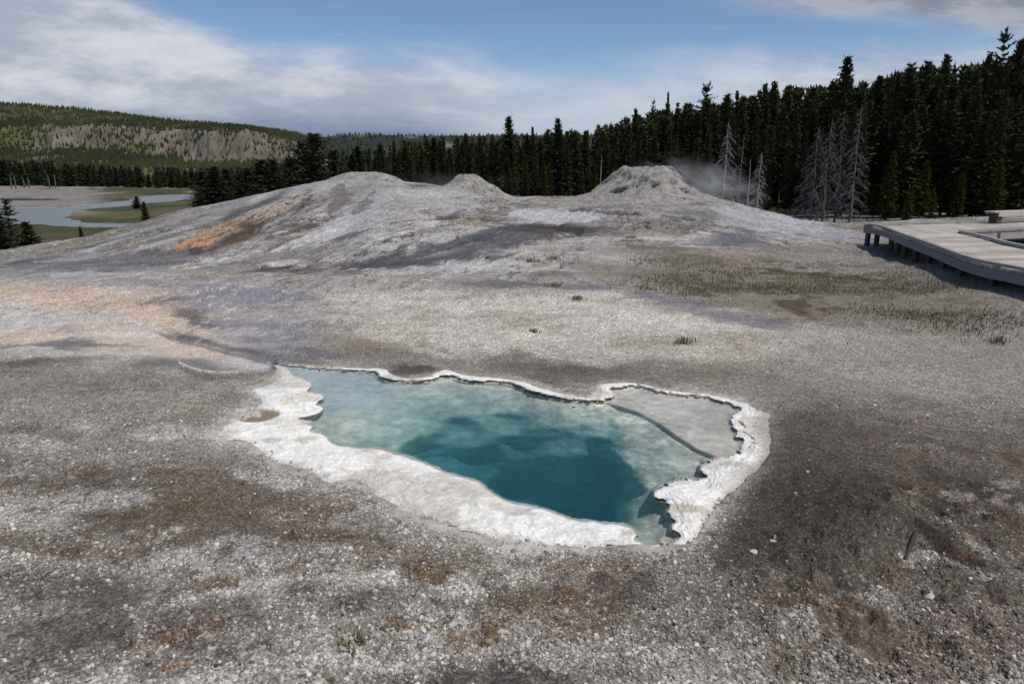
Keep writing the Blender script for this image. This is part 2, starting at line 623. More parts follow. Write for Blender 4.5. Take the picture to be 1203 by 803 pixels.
# scalloped crust: rounded lobes along the water's edge, finer where the crust is thin
_lob = np.abs(fbm(_wx * 3.2, _wy * 3.2, 2, 41)) * 2
_lob2 = np.abs(fbm(_wx * 8.5, _wy * 8.5, 2, 43)) * 2
_rightness = ss(700, 800, GX) * ss(470, 500, GY)
_lob3 = np.abs(fbm(_wx * 20, _wy * 20, 2, 44)) * 2
SDI = SDI - (0.6 + 1.0 * _rightness) * (_lob * 3.0 - 0.9) * ss(430, 470, GY) - (0.7 + 1.3 * _rightness) * (_lob2 * 2.6 - 0.7) - (0.5 + 0.8 * _rightness) * (_lob3 * 1.6 - 0.4) * ss(430, 480, GY)
SDO = SDO + fbm(_wx * 1.3, _wy * 1.3, 4, 47) * 14 * ss(465, 500, GY) + fbm(_wx * 6, _wy * 6, 3, 49) * (2 + 6 * ss(462, 490, GY)) + fbm(_wx * 22, _wy * 22, 3, 50) * 5 * ss(440, 480, GY)


def samp(A, px, py, fill):
    i = (np.asarray(py) - BY0) / BST
    j = (np.asarray(px) - BX0) / BST
    ok = (i >= 0) & (j >= 0) & (i < A.shape[0] - 1.001) & (j < A.shape[1] - 1.001)
    i = np.clip(i, 0, A.shape[0] - 1.002)
    j = np.clip(j, 0, A.shape[1] - 1.002)
    i0, j0 = i.astype(int), j.astype(int)
    fi, fj = i - i0, j - j0
    v = (A[i0, j0] * (1 - fi) * (1 - fj) + A[i0 + 1, j0] * fi * (1 - fj) + A[i0, j0 + 1] * (1 - fi) * fj + A[i0 + 1, j0 + 1] * fi * fj)
    return np.where(ok, v, fill)


# length of the sight line under water: control points px, py, metres
DEEP = np.array([
    (345, 434, .10), (380, 442, .28), (420, 452, .3), (400, 480, .4), (390, 500, .5), (440, 470, .6), (470, 500, 1.0), (450, 516, 1.1),
    (500, 458, .75), (540, 455, .7), (500, 485, 1.5), (560, 475, 1.45), (600, 466, 1.0), (640, 475, 1.15), (690, 484, .85), (650, 496, 1.7), (600, 500, 2.2),
    (540, 512, 2.5), (520, 540, 3.2), (570, 552, 3.7), (600, 575, 4.6), (640, 560, 4.4), (680, 585, 5.2), (700, 555, 4.4), (705, 600, 5.4), (660, 605, 5.4),
    (690, 525, 2.8), (705, 505, 1.5), (742, 540, .9), (742, 600, 1.0), (762, 560, .6), (755, 622, .5), (780, 605, .4), (768, 630, .45), (792, 632, .12), (755, 515, .6),
    (800, 540, .5), (812, 556, .4), (735, 496, .5), (715, 482, .45), (700, 476, .5), (660, 520, 2.9), (620, 530, 3.2)])


# open water ahead of each point along the sight line, metres
AHEAD = np.zeros(GX.shape)
_last = _wy[0].copy()
for _i in range(GX.shape[0]):
    _in = SDI[_i] < 0
    _last = np.where(_in, _last, _wy[_i])
    AHEAD[_i] = np.where(_in, _last - _wy[_i], 0)
_k = np.exp(-(np.arange(-40, 41) / 16.0) ** 2)
_m = (SDI < 0).astype(float)
for _i in range(GX.shape[0]):
    AHEAD[_i] = np.convolve(AHEAD[_i] * _m[_i], _k, 'same') / np.maximum(np.convolve(_m[_i], _k, 'same'), 1e-3)
AHEAD *= ss(0, 5, -SDI)


def under(px, py, wx, wy):
    px0, py0 = px, py
    px = px + fbm(wx * 1.6, wy * 1.6, 3, 51) * 20
    py = py + fbm(wx * 1.6, wy * 1.6, 3, 53) * 12
    num = np.zeros_like(px)
    den = np.zeros_like(px)
    for cx, cy, d in DEEP:
        w = 1.0 / (((px - cx) ** 2 + ((py - cy) * 1.5) ** 2) + 420) ** 1.9
        num += w * d
        den += w
    L = num / den
    L = L * 0.46 * (1 + 0.13 * L)
    # darkening throat of the vent
    e = 719 + (py - 560) * 0.05
    cav = ss(505, 540, py) * ss(-75, -10, px - e)
    L = np.where(px < e, L + cav * 0.25 * (1 - ss(-30, 22, px - e)), L)
    L = L * (1 + 0.05 * fbm(wx * 2.0, wy * 2.0, 5, 57, 0.55))
    ah = np.maximum(samp(AHEAD, px0, py0, 0.0), 0)
    lim = 0.42 * ah + 0.34 * ah * ah + 0.03
    L = L * lim / (L ** 3 + lim ** 3) ** (1 / 3)
    # shelf on the right
    px, py = px0, py0
    bx = np.array([(690, 469), (706, 471.5), (746, 483), (773, 496), (796, 513), (816, 526), (836, 534.6), (850, 540)])
    yb = np.interp(px, bx[:, 0], bx[:, 1]) + 2.5 * fbm(wx * 5, wy * 5, 4, 58)
    side = (yb - py)                      # positive on the shelf
    cap = 0.10 + 0.016 * np.maximum(-side, 0)
    wcap = ss(690, 760, px)
    L = L * (1 - wcap) + wcap * L * cap / (L ** 2 + cap ** 2) ** 0.5
    sh = ss(-2.0, 1.5, side) * ss(705, 716, px)
    edge = np.exp(-((side + 4) / 3.5) ** 2) * ss(705, 730, px)
    L = L * (1 - sh) + (0.06 + 0.03 * fbm(wx * 3, wy * 3, 3, 59)) * sh + edge * 0.05
    return L, sh


# ------------------------------------------------------------------ ground sheet
rows = []
pyv = np.arange(1150, 330, -1.25)
rows += list(at_z(np.full(len(pyv), CX), pyv, 0)[1])
y = rows[-1]
while y < 60: y *= 1.0042; rows.append(y)
while y < 420: y *= 1.011; rows.append(y)
while y < 9000: y *= 1.07; rows.append(y)
rows = np.array([0.02, 0.6, 1.2] + rows)
cols = np.arange(-0.93, 0.9301, 0.00155)
ex = 0.93 + np.cumsum(0.004 * 1.22 ** np.arange(34))
ex = ex[ex < 14]
cols = np.concatenate([-ex[::-1], cols, ex])
A_, Y_ = np.meshgrid(cols, rows)
X_ = A_ * Y_
Z_ = terrain(X_, Y_)
Z_ = river_cut(X_.copy(), Y_, Z_)
near = 1 - ss(22, 40, Y_)
Z_ += near * (fbm(X_ * 0.35, Y_ * 0.35, 3, 61) * 0.10 + fbm(X_ * 1.4, Y_ * 1.4, 4, 63) * 0.05 + fbm(X_ * 7, Y_ * 7, 4, 65) * 0.022)
PX, PY = project(X_, Y_, Z_)
sdi = samp(SDI, PX, PY, 99.0)
sdo = samp(SDO, PX, PY, 99.0)
# level ground by the pool, rough clumps at lower right
lvl = 1 - ss(0, 45, sdo)
PX0, PY0 = project(X_, Y_, np.zeros_like(X_))
rr = (ss(860, 960, PX0) * ss(520, 600, PY0) + 0.5 * ss(600, 640, PY0)) * (1 - lvl)
Z_ += np.clip(rr, 0, 1.2) * (np.abs(fbm(X_ * 3.2, Y_ * 3.2, 4, 67)) * 0.15 + fbm(X_ * 11, Y_ * 11, 4, 69, 0.65) * 0.06)
Z_ = np.where(Y_ < 13, Z_ * (1 - lvl) + lvl * (-0.005 + 0.010 * fbm(X_ * 5, Y_ * 5, 3, 71)), Z_)
PX, PY = project(X_, Y_, Z_)
sdi = samp(SDI, PX, PY, 99.0)
sdo = samp(SDO, PX, PY, 99.0)
_th = 1 - ss(462, 485, PY)
Z_ = np.where(sdo < 0, np.minimum(Z_, 0.004 - 0.032 * ss(-4 + 3 * _th, -12 + 7 * _th, sdo)), Z_)
ZW = -0.028
inside = sdi < 0.0
# ---- colours
n_big = fbm(X_ * 0.45, Y_ * 0.45, 5, 81)
n_mid = fbm(X_ * 1.7, Y_ * 1.7, 5, 83, 0.6)
n_fin = fbm(X_ * 6.5, Y_ * 6.5, 5, 85, 0.65)
n_str = fbm(X_ * 0.12 + 3, Y_ * 0.9, 5, 87, 0.6)
wxp = PX + 42 * fbm(X_ * 0.8, Y_ * 0.8, 4, 91) + 14 * n_fin
wyp = PY + 26 * fbm(X_ * 0.8, Y_ * 0.8, 4, 93) * ss(320, 480, PY) + (6 * ss(250, 420, PY) + 3) * 2 * n_mid

C_ = np.zeros(X_.shape + (3,))
G_ = np.zeros_like(X_)
W_ = np.zeros_like(X_)


def blob(cx, cy, rx, ry, ang=0.0, soft=0.5, n=0.0):
    ca, sa = math.cos(R(ang)), math.sin(R(ang))
    dx, dy = wxp - cx, wyp - cy
    r = np.sqrt(((dx * ca + dy * sa) / rx) ** 2 + ((-dx * sa + dy * ca) / ry) ** 2)
    if n: r = r + n * n_mid
    return 1 - ss(1 - soft, 1 + soft, r)


def paint(mask, rgb, k=1.0):
    global C_
    m = np.clip(mask * k, 0, 1)[..., None]
    C_ = C_ * (1 - m) + lin(*rgb) * m


C_[:] = lin(146, 141, 136)
G_[:] = 0.75
# --- foreground gravel and patches
fg = ss(490, 560, PY)
dn = rng.normal(0, 0.05, X_.shape) + 0.45 * n_fin + 0.25 * fbm(X_ * 18, Y_ * 18, 3, 96)
paint(fg, (143, 139, 134))
paint(fg * ss(-0.04, 0.14, n_mid + 1.1 * dn) * (1 - 0.6 * ss(850, 950, PX)), (180, 177, 173), 0.85)
paint(fg * ss(0.03, 0.20, -n_big - 0.8 * dn + 0.05), (98, 88, 77), 0.85)
paint(fg * ss(0.10, 0.26, fbm(X_ * 2.4, Y_ * 3.4, 5, 95, 0.62) + dn), (98, 80, 58), 0.9)
paint(fg * ss(0.12, 0.25, fbm(X_ * 1.2, Y_ * 2.4, 5, 97, 0.6) + dn), (84, 77, 71), 0.85)
# --- right hand dark, brown crumbly ground
dk = blob(1060, 640, 270, 150, -12, 0.45)
paint(dk, (95, 87, 79), 0.9)
paint(dk * ss(0.0, 0.2, n_mid), (92, 77, 62), 0.85)
paint(dk * ss(0.02, 0.2, -fbm(X_ * 3, Y_ * 3, 4, 99)), (62, 57, 55), 0.9)
paint(dk * ss(0.10, 0.25, fbm(X_ * 5, Y_ * 5, 4, 101)), (150, 145, 140), 0.75)
paint(blob(960, 560, 90, 105, 25, 0.6), (62, 57, 54), 0.9)
paint(blob(930, 610, 75, 60, -30, 0.6), (70, 64, 60), 0.75)
paint(blob(1050, 520, 150, 40, 5, 0.6), (98, 90, 83), 0.6)
paint(blob(960, 750, 240, 50, -8, 0.6) * ss(-0.02, 0.2, n_fin), (150, 147, 143), 0.45)
paint(blob(1110, 760, 110, 40, -8, 0.6), (92, 76, 66), 0.6)
# pale gravel on the right, behind
paint(blob(1060, 425, 260, 46, 3, 0.6), (152, 147, 142), 0.85)
paint(blob(830, 420, 130, 26, 12, 0.6), (112, 103, 93), 0.6)
# --- gravel plain beyond the pool
pl = ss(335, 350, PY) * (1 - ss(412, 440, PY)) * ss(260, 330, PX) * (1 - ss(840, 960, PX))
paint(pl, (184, 180, 173), 0.92)
paint(pl * ss(0.04, 0.2, n_mid), (146, 138, 126), 0.65)
paint(pl * ss(0.05, 0.22, fbm(X_ * 0.6, Y_ * 1.5, 4, 103)), (154, 147, 137), 0.7)
paint(blob(340, 395, 120, 24, 8, 0.5, 1.2), (124, 115, 102), 0.75)
paint(blob(560, 423, 290, 12, 3, 0.7) * ss(-0.2, 0.1, n_mid), (116, 109, 99), 0.7)
paint(blob(700, 442, 130, 12, 10, 0.6), (92, 86, 80), 0.85)
paint(blob(482, 436, 30, 6, 2, 0.5), (72, 66, 62), 0.9)
paint(blob(650, 450, 45, 7, 15, 0.5), (88, 82, 78), 0.9)
# --- left side gravel
lf = blob(110, 470, 330, 62, 2, 0.35)
paint(lf, (141, 137, 131), 0.9)
paint(lf * ss(0.02, 0.22, n_mid + dn), (112, 104, 93), 0.65)
paint(lf * ss(0.05, 0.2, fbm(X_ * 1.0, Y_ * 2.5, 4, 105)), (160, 158, 156), 0.7)
for b in ((190, 512, 38, 8, -4), (20, 520, 45, 9, 3), (110, 585, 60, 12, -3), (30, 600, 60, 20, 0), (60, 505, 60, 6, 0), (320, 560, 40, 8, 10), (240, 660, 90, 20, -8), (330, 690, 80, 18, -5)):
    paint(blob(*b, 0.5, 0.8) * ss(-0.14, 0.04, dn), (176, 174, 173), 0.8)
for b in ((40, 505, 50, 9, 5), (70, 640, 60, 10, 5), (200, 600, 90, 12, -6), (360, 625, 60, 10, 3), (140, 745, 110, 16, -14), (360, 690, 26, 14, 0), (450, 660, 60, 10, 0), (620, 700, 40, 16, 0), (680, 730, 40, 14, 0), (720, 655, 120, 12, -4), (540, 655, 120, 10, 6), (210, 745, 60, 12, -18)):
    paint(blob(*b, 0.6, 1.0) * ss(-0.12, 0.06, dn), (92, 76, 60), 0.8)
for b in ((150, 735, 170, 24, -6), (60, 690, 90, 22, 4), (440, 700, 60, 14, 0), (520, 710, 36, 10, 0), (560, 795, 240, 14, 0), (110, 780, 160, 18, -4)):
    paint(blob(*b, 0.6, 0.8) * ss(-0.16, 0.04, dn), (88, 84, 83), 0.8)
paint(blob(200, 745, 60, 8, -20, 0.5) * ss(-0.16, 0.04, dn), (104, 74, 56), 0.7)
paint(blob(200, 776, 22, 4, -20, 0.5) * ss(-0.16, 0.04, dn), (138, 96, 60), 0.6)
# --- pale wet flat, run-off channel
fl = blob(120, 362, 260, 62, 4, 0.25)
paint(fl, (141, 139, 142), 0.95)
G_ *= 1 - 0.75 * fl
W_ += 0.45 * fl
paint(fl * ss(0.02, 0.2, n_str), (110, 108, 114), 0.7)
paint(fl * ss(0.05, 0.2, n_mid), (160, 157, 160), 0.6)
paint(blob(60, 362, 210, 32, 3, 0.5), (190, 169, 150), 0.75)
paint(blob(110, 383, 130, 20, 8, 0.5), (194, 172, 150), 0.7)
paint(blob(210, 405, 110, 15, 17, 0.35), (186, 180, 174), 0.95)
paint(blob(100, 408, 190, 18, 4, 0.5), (182, 176, 170), 0.9)
paint(blob(255, 425, 66, 10, 4, 0.3), (166, 166, 172), 0.95)
chan = blob(250, 424, 80, 14, 4, 0.3) + blob(150, 392, 130, 18, 14, 0.4)
W_ += 0.5 * np.clip(chan, 0, 1)
paint(blob(60, 352, 110, 9, 2, 0.5) * ss(0.06, 0.16, n_fin), (166, 124, 96), 0.6)
paint(blob(110, 382, 100, 5, 3, 0.5) * ss(0.04, 0.14, n_fin), (168, 120, 86), 0.7)
paint(blob(3, 355, 9, 5, 0, 0.5), (148, 98, 68), 0.6)
paint(blob(60, 374, 120, 5, 7, 0.6), (196, 180, 156), 0.5)
up_ = np.interp(PX, [-60, 0, 100, 165, 185, 205, 235, 262, 290, 318], [350, 354, 369, 383, 391, 399, 406, 414, 420, 426])
lo_ = np.interp(PX, [-60, 60, 140, 205, 222, 234, 262, 318], [402, 408, 414, 421, 431, 435, 437, 432])
ap = ss(-4, 2, PY - up_ + 10 * n_mid * (PX < 170) + 4 * n_fin) * ss(-3, 2, lo_ - PY + 5 * n_fin) * (PX < 322)
paint(ap, (186, 181, 176), 0.92)
paint(ap * ss(-0.08, 0.10, fbm(X_ * 0.4, Y_ * 1.6, 5, 271)) * (PX < 260), (194, 172, 150), 0.6)
paint(ap * ss(0.05, 0.15, fbm(X_ * 0.8, Y_ * 2.4, 5, 273, 0.65)) * (PX < 190), (158, 152, 150), 0.6)
W_ += 0.45 * ap
G_ *= 1 - 0.8 * ap
# rusty edge of the channel
ce = np.interp(PX, [165, 185, 205, 235, 262, 290, 312], [383, 391, 399, 406, 414, 420, 425])
paint(np.exp(-((PY - ce - 4 * n_fin) / 1.9) ** 2) * ss(170, 195, PX) * (1 - ss(300, 318, PX)), (118, 90, 72), 0.85)
paint(np.exp(-((PY - ce + 7 - 6 * n_mid) / 5) ** 2) * ss(185, 215, PX) * (1 - ss(300, 340, PX)), (70, 66, 68), 0.8)
paint(blob(215, 398, 24, 4, 10, 0.5), (84, 78, 78), 0.7)
for b in ((245, 355, 50, 10, 0), (285, 385, 60, 11, 5), (270, 345, 80, 8, 3), (330, 350, 40, 8, 0)):
    paint(blob(*b, 0.6, 1.0), (118, 117, 128), 0.7)
for b in ((190, 353, 30, 5, -4), (225, 366, 24, 5, 0), (238, 376, 20, 6, 10), (40, 405, 60, 4, 0), (100, 400, 50, 3, 0), (60, 425, 90, 5, -3), (210, 430, 60, 7, 3)):
    paint(blob(*b, 0.6, 1.0), (84, 80, 78), 0.75)
paint(blob(320, 427, 14, 5, 0, 0.5) * (PX < 326), (58, 54, 52), 0.9)
for b in ((365, 415, 50, 6, 6), (330, 422, 40, 4, 4)):
    paint(blob(*b, 0.5, 0.6), (104, 104, 112), 0.8)
# thin pale curb of the run-off basin
cb = np.interp(PX, [205, 212, 222, 234, 247, 262, 290, 318], [420, 427, 432, 435.5, 437.5, 438, 436.5, 432])
paint(np.exp(-((PY - cb) / 1.3) ** 2) * ss(206, 211, PX) * (1 - ss(256, 322, PX)), (205, 200, 195), 0.95)
paint(np.exp(-((PY - cb - 6) / 4) ** 2) * ss(206, 230, PX) * (1 - ss(318, 326, PX)), (78, 73, 70), 0.6)
Z_ += np.exp(-((PY - cb) / 1.6) ** 2) * ss(206, 211, PX) * (1 - ss(256, 322, PX)) * 0.025

# --- the mound
mo = (1 - ss(312, 338, PY + 10 * n_mid)) * (Y_ < 75)
uphill = A_ + 0.3                                    # streaks fan out from the left crest
lean = 0.45 * (1 - ss(620, 800, PX)) - 0.5 * ss(760, 900, PX)
v_s = X_ - lean * (Y_ - 30) + 0.6 * fbm(X_ * 0.3, Y_ * 0.2, 3, 109)
u_s = Y_ + lean * X_
lft = 1 - ss(400, 520, PX)
st_l = fbm(v_s * 0.9, u_s * 0.09, 6, 111, 0.66)
st_r = fbm(v_s * 0.45 , u_s * 0.22, 6, 113, 0.68)
rid = 1 - np.abs(fbm(v_s * 1.3, u_s * 0.10, 5, 118, 0.66)) * 9
rid2 = 1 - np.abs(fbm(X_ * 0.16, Y_ * 0.8 - 0.1 * X_, 5, 119, 0.65)) * 8
fl_n = fbm(v_s * 3.2, u_s * 0.45, 5, 120, 0.7)
st = st_l * lft + st_r * (1 - lft)
paint(mo, (142, 140, 140))
paint(mo * ss(0.0, 0.16, st), (178, 176, 176), 0.85)
paint(mo * ss(0.02, 0.20, -st), (100, 97, 98), 0.8)
paint(mo * ss(0.10, 0.22, -fbm(X_ * 0.35, Y_ * 1.3, 5, 115, 0.62)), (66, 64, 66), 0.8)
paint(mo * ss(0.08, 0.2, fbm(X_ * 0.3, Y_ * 0.5, 5, 117, 0.6)) * ss(560, 700, PX), (138, 130, 122), 0.7)
paint(mo * ss(0.35, 0.85, rid) * ss(-0.12, 0.12, fbm(X_ * 0.2, Y_ * 0.12, 3, 122)), (84, 82, 86), 0.75)
paint(mo * ss(0.3, 0.8, rid2) * ss(0.0, 0.15, fbm(X_ * 0.15, Y_ * 0.2, 3, 126)), (70, 67, 68), 0.8)
paint(mo * ss(0.06, 0.16, fl_n), (178, 176, 178), 0.7)
paint(mo * ss(0.10, 0.18, -fl_n), (88, 84, 84), 0.7)
G_ = G_ * (1 - mo) + 0.35 * mo
Z_ += mo * (Y_ > 15) * (-0.05 * np.clip(rid, 0, 1) + 0.06 * fl_n + 0.10 * st) * ss(330, 305, PY)
wide_ = fbm(X_ * 0.14 - 0.06 * Y_, Y_ * 0.10, 4, 241)
paint(mo * ss(0.0, 0.14, wide_), (118, 115, 115), 0.7)
paint(mo * (1 - ss(330, 430, PX)) * ss(250, 262, PY) * ss(-0.2, 0.1, fl_n), (112, 111, 114), 0.65)
# --- fine grain of the far ground: flecks, crumbs, cracked crust
zone = ss(9, 13, Y_) * (Y_ < 75)
h1 = fbm(X_ * 7 - Y_ * 1.2, Y_ * 2.0, 4, 221, 0.8)
h2 = fbm(X_ * 5, Y_ * 1.6, 4, 223, 0.8)
tan_ = fbm(X_ * 0.5 - 0.2 * Y_, Y_ * 0.22, 5, 225, 0.65)
paint(mo * ss(0.02, 0.10, tan_), (140, 133, 122), 0.7)
paint(mo * ss(0.06, 0.14, -tan_), (164, 164, 168), 0.7)
patch_ = ss(-0.10, 0.10, fbm(X_ * 0.4, Y_ * 0.35, 4, 227))
paint(zone * ss(0.10, 0.17, h1) * (0.35 + 0.65 * patch_) * (1 - 0.6 * pl), (84, 78, 70), 0.7)
paint(zone * ss(0.11, 0.18, -h2) * (1.0 - 0.5 * patch_), (184, 181, 176), 0.7)
paint(mo * ss(0.15, 0.20, h1) * patch_, (52, 48, 44), 0.9)
paint(mo * np.exp(-((fbm(v_s * 0.6, u_s * 0.07, 5, 229, 0.7)) / 0.012) ** 2) * ss(-0.02, 0.06, fbm(X_ * 0.3, Y_ * 0.3, 3, 231)), (58, 55, 55), 0.9)
paint(mo * np.exp(-((fbm(v_s * 0.5, u_s * 0.08, 5, 233, 0.7)) / 0.016) ** 2) * ss(-0.02, 0.06, fbm(X_ * 0.3, Y_ * 0.3, 3, 235)), (190, 188, 188), 0.8)
for b, c, k in (((660, 256, 48, 11, 2), (184, 184, 190), 0.9), ((720, 302, 24, 8, 0), (176, 174, 174), 0.8), ((430, 250, 34, 42, 20), (158, 158, 164), 0.6),
                ((500, 235, 60, 12, 8), (172, 171, 174), 0.7), ((900, 258, 60, 9, 12), (172, 174, 182), 0.8), ((960, 275, 70, 8, 5), (168, 170, 178), 0.8),
                ((740, 276, 50, 5, 4), (178, 174, 168), 0.8), ((820, 280, 30, 3, 4), (172, 164, 156), 0.7), ((545, 222, 26, 8, 5), (176, 176, 180), 0.7),
                ((370, 222, 46, 9, -12), (176, 176, 182), 0.7), ((560, 312, 36, 6, -4), (166, 164, 164), 0.7), ((640, 292, 40, 8, -10), (160, 157, 152), 0.6),
                ((250, 255, 70, 6, -22), (162, 162, 164), 0.7), ((770, 240, 70, 10, 6), (156, 153, 152), 0.6),
                ((620, 273, 75, 9, -8), (74, 74, 82), 0.8), ((560, 292, 60, 8, -10), (88, 89, 100), 0.85), ((500, 305, 60, 6, -6), (92, 92, 102), 0.8),
                ((650, 268, 60, 4, 0), (62, 58, 56), 0.85), ((700, 272, 60, 4, 3), (82, 76, 70), 0.7), ((860, 283, 36, 8, 2), (90, 92, 106), 0.85),
                ((450, 308, 70, 4, -3), (66, 62, 60), 0.8), ((360, 318, 60, 3, 0), (70, 66, 62), 0.8), ((120, 305, 120, 5, -4), (102, 101, 106), 0.8),
                ((340, 300, 90, 5, -8), (112, 111, 117), 0.7), ((200, 300, 90, 6, -8), (108, 107, 112), 0.7), ((800, 300, 120, 9, 4), (124, 116, 108), 0.7),
                ((960, 300, 90, 12, 3), (128, 120, 114), 0.7)):
    paint(mo * blob(*b, 0.55, 0.9), c, k)
jx, jy = PX + 16 * fbm(X_ * 0.5, Y_ * 0.3, 4, 251), PY + 7 * fbm(X_ * 0.6, Y_ * 0.35, 5, 253, 0.65)
brk_n = fbm(X_ * 1.2, Y_ * 0.35, 4, 255, 0.65)


def stroke(pts, w, rgb, k=0.85, brk=0.25, sink=0.0):
    """a run-off line on the mound along photo points, broken up by noise"""
    global Z_
    P = np.array(pts, float)
    dd = np.full(X_.shape, 1e9)
    for q_, ((x0, y0), (x1, y1)) in enumerate(zip(P[:-1], P[1:])):
        ex, ey = x1 - x0, y1 - y0
        t = np.clip(((jx - x0) * ex + (jy - y0) * ey) / (ex * ex + ey * ey), 0, 1)
        tap = 0.12 + 0.88 * np.sin(np.pi * (q_ + t) / (len(P) - 1)) ** 0.7
        dd = np.minimum(dd, np.hypot(jx - x0 - t * ex, jy - y0 - t * ey) / tap)
    m = (1 - ss(0.65, 1.05, dd / w + 1.3 * fl_n)) * ss(-brk, -brk + 0.12, brk_n) * mo
    paint(m, rgb, k)
    if sink: Z_ -= sink * m


LI = (178, 177, 183)
DA = (58, 55, 55)
BL = (74, 75, 86)
stroke([(156, 277), (219, 250), (290, 234), (351, 225)], 7, (150, 149, 151), 0.7)
stroke([(470, 220), (430, 243), (405, 262), (375, 278), (344, 286)], 11, LI, 0.8)
stroke([(406, 214), (396, 232), (388, 252)], 12, (112, 106, 100), 0.8)
stroke([(440, 222), (428, 240), (412, 250)], 6, (104, 99, 95), 0.7)
stroke([(400, 315), (462, 303), (536, 284), (593, 268), (632, 263)], 8, BL, 0.85, sink=0.05)
stroke([(440, 318), (500, 308), (560, 296), (620, 282)], 4, (78, 76, 82), 0.8, 0.15)
stroke([(610, 264), (660, 266), (712, 276), (760, 282)], 5, DA, 0.85, 0.12, 0.05)
stroke([(281, 321), (351, 310), (420, 298), (470, 291)], 4, (62, 59, 57), 0.9, 0.15, 0.06)
stroke([(380, 300), (440, 287), (500, 272)], 3, (74, 70, 68), 0.85, 0.1, 0.05)
stroke([(330, 296), (390, 282), (440, 268)], 3, (86, 83, 82), 0.8, 0.1)
stroke([(300, 312), (380, 302), (460, 290), (540, 270)], 4, (172, 171, 173), 0.7, 0.08)
stroke([(350, 320), (430, 310), (520, 300)], 3, (120, 112, 100), 0.7, 0.1)
stroke([(0, 312), (90, 302), (170, 297), (240, 294)], 4, (90, 88, 92), 0.8, 0.12)
stroke([(60, 318), (150, 309), (250, 303), (330, 292)], 3, (88, 87, 94), 0.8, 0.12, 0.04)
stroke([(40, 308), (140, 297), (220, 276)], 4, (156, 155, 158), 0.7, 0.08)
stroke([(120, 296), (190, 280), (250, 262), (310, 246)], 3, (96, 94, 96), 0.75, 0.08)
stroke([(520, 240), (480, 250), (450, 268), (400, 286)], 4, (150, 146, 142), 0.6, 0.1)
stroke([(560, 240), (530, 252), (500, 258)], 3, (92, 88, 86), 0.7, 0.05)
stroke([(700, 240), (760, 246), (830, 252), (900, 262)], 3, (120, 116, 114), 0.65, 0.08)
stroke([(780, 262), (850, 268), (930, 276), (990, 280)], 3, (110, 106, 104), 0.65, 0.1)
stroke([(820, 245), (880, 254), (950, 266), (1000, 270)], 7, (170, 171, 178), 0.7, 0.15)
stroke([(600, 250), (650, 254), (700, 256)], 9, (186, 185, 190), 0.85, 0.3)
stroke([(430, 232), (470, 228), (520, 226)], 7, (172, 171, 175), 0.75, 0.2)
stroke([(600, 236), (660, 240), (720, 240)], 4, (160, 156, 154), 0.7, 0.15)
stroke([(610, 246), (680, 246), (760, 252), (840, 262)], 2.2, (84, 80, 78), 0.85, 0.06, 0.06)
stroke([(450, 262), (520, 254), (600, 258)], 2.2, (80, 76, 75), 0.85, 0.05, 0.06)
stroke([(260, 290), (330, 274), (400, 250)], 2.2, (84, 81, 82), 0.85, 0.06, 0.06)
stroke([(180, 288), (250, 272), (300, 256)], 2.0, (84, 81, 82), 0.8, 0.05, 0.05)
stroke([(690, 290), (760, 291), (840, 294), (930, 292)], 4, (104, 96, 88), 0.7, 0.1)
stroke([(560, 326), (620, 334), (700, 342), (780, 352), (860, 366)], 3, (112, 112, 122), 0.8, 0.3)
# orange algae streak with its dark borders
ox = np.array([205, 225, 245, 270, 300, 330, 352, 372])
oy = np.array([289, 284, 279, 268, 255, 243, 231, 218])
oc = np.interp(PX, ox, oy)
ow = np.interp(PX, ox, [3, 6, 8, 8, 7, 8, 8, 3])
rim_o = ss(203, 212, PX) * (1 - ss(362, 374, PX))
d_o = (PY - oc - 5 * n_mid) / ow
paint(np.exp(-((d_o - 1.6) / 0.8) ** 2) * rim_o * (PX > 222) * ss(-0.12, 0.05, fbm(X_ * 3, Y_ * 0.8, 4, 127, 0.65)), (74, 62, 56), 0.85)
paint(np.exp(-((d_o + 1.9) / 0.6) ** 2) * rim_o * ss(255, 275, PX) * (1 - ss(325, 345, PX)), (72, 70, 74), 0.85)
paint(np.exp(-((d_o + 3.0) / 0.6) ** 2) * rim_o * ss(285, 300, PX) * (1 - ss(325, 345, PX)), (182, 182, 186), 0.85)
om = (1 - ss(0.6, 1.3, np.abs(d_o))) * rim_o
on_ = fbm(X_ * 5.0, Y_ * 0.9, 5, 128, 0.72)
paint(om * ss(-0.12, -0.04, on_), (170, 160, 150), 0.85)
paint(om * (1 - ss(235, 300, PX - 160 * on_)), (172, 132, 100), 0.8)
paint(om * ss(0.03, 0.10, on_) * (1 - ss(275, 325, PX)), (160, 108, 72), 0.75)
paint(om * ss(0.06, 0.12, -on_), (92, 80, 72), 0.8)
paint(blob(288, 270, 24, 8, -28, 0.5, 0.8), (76, 60, 52), 0.85)
paint(np.exp(-((PY - np.interp(PX, [372, 352, 330, 300], [222, 240, 254, 264])) / 2.2) ** 2) * ss(320, 335, PX) * (1 - ss(368, 376, PX)), (80, 76, 74), 0.8)
# grey-green grass tint on the left edge
ge = np.exp(-((PY - np.interp(PX, [0, 100, 180, 250], [300, 284, 262, 243])) / 4.0) ** 2) * (1 - ss(120, 230, PX))
paint(ge * ss(-0.05, 0.15, n_fin), (104, 108, 84), 0.8)
wn_ = rng.normal(0, 1, X_.shape)
C_ = C_ * np.exp((0.17 * zone + 0.14 * (1 - zone) * (Y_ < 20)) * wn_)[..., None] * (1 + (0.16 - 0.10 * mo) * ss(9, 12, Y_) * (Y_ < 75))[..., None]
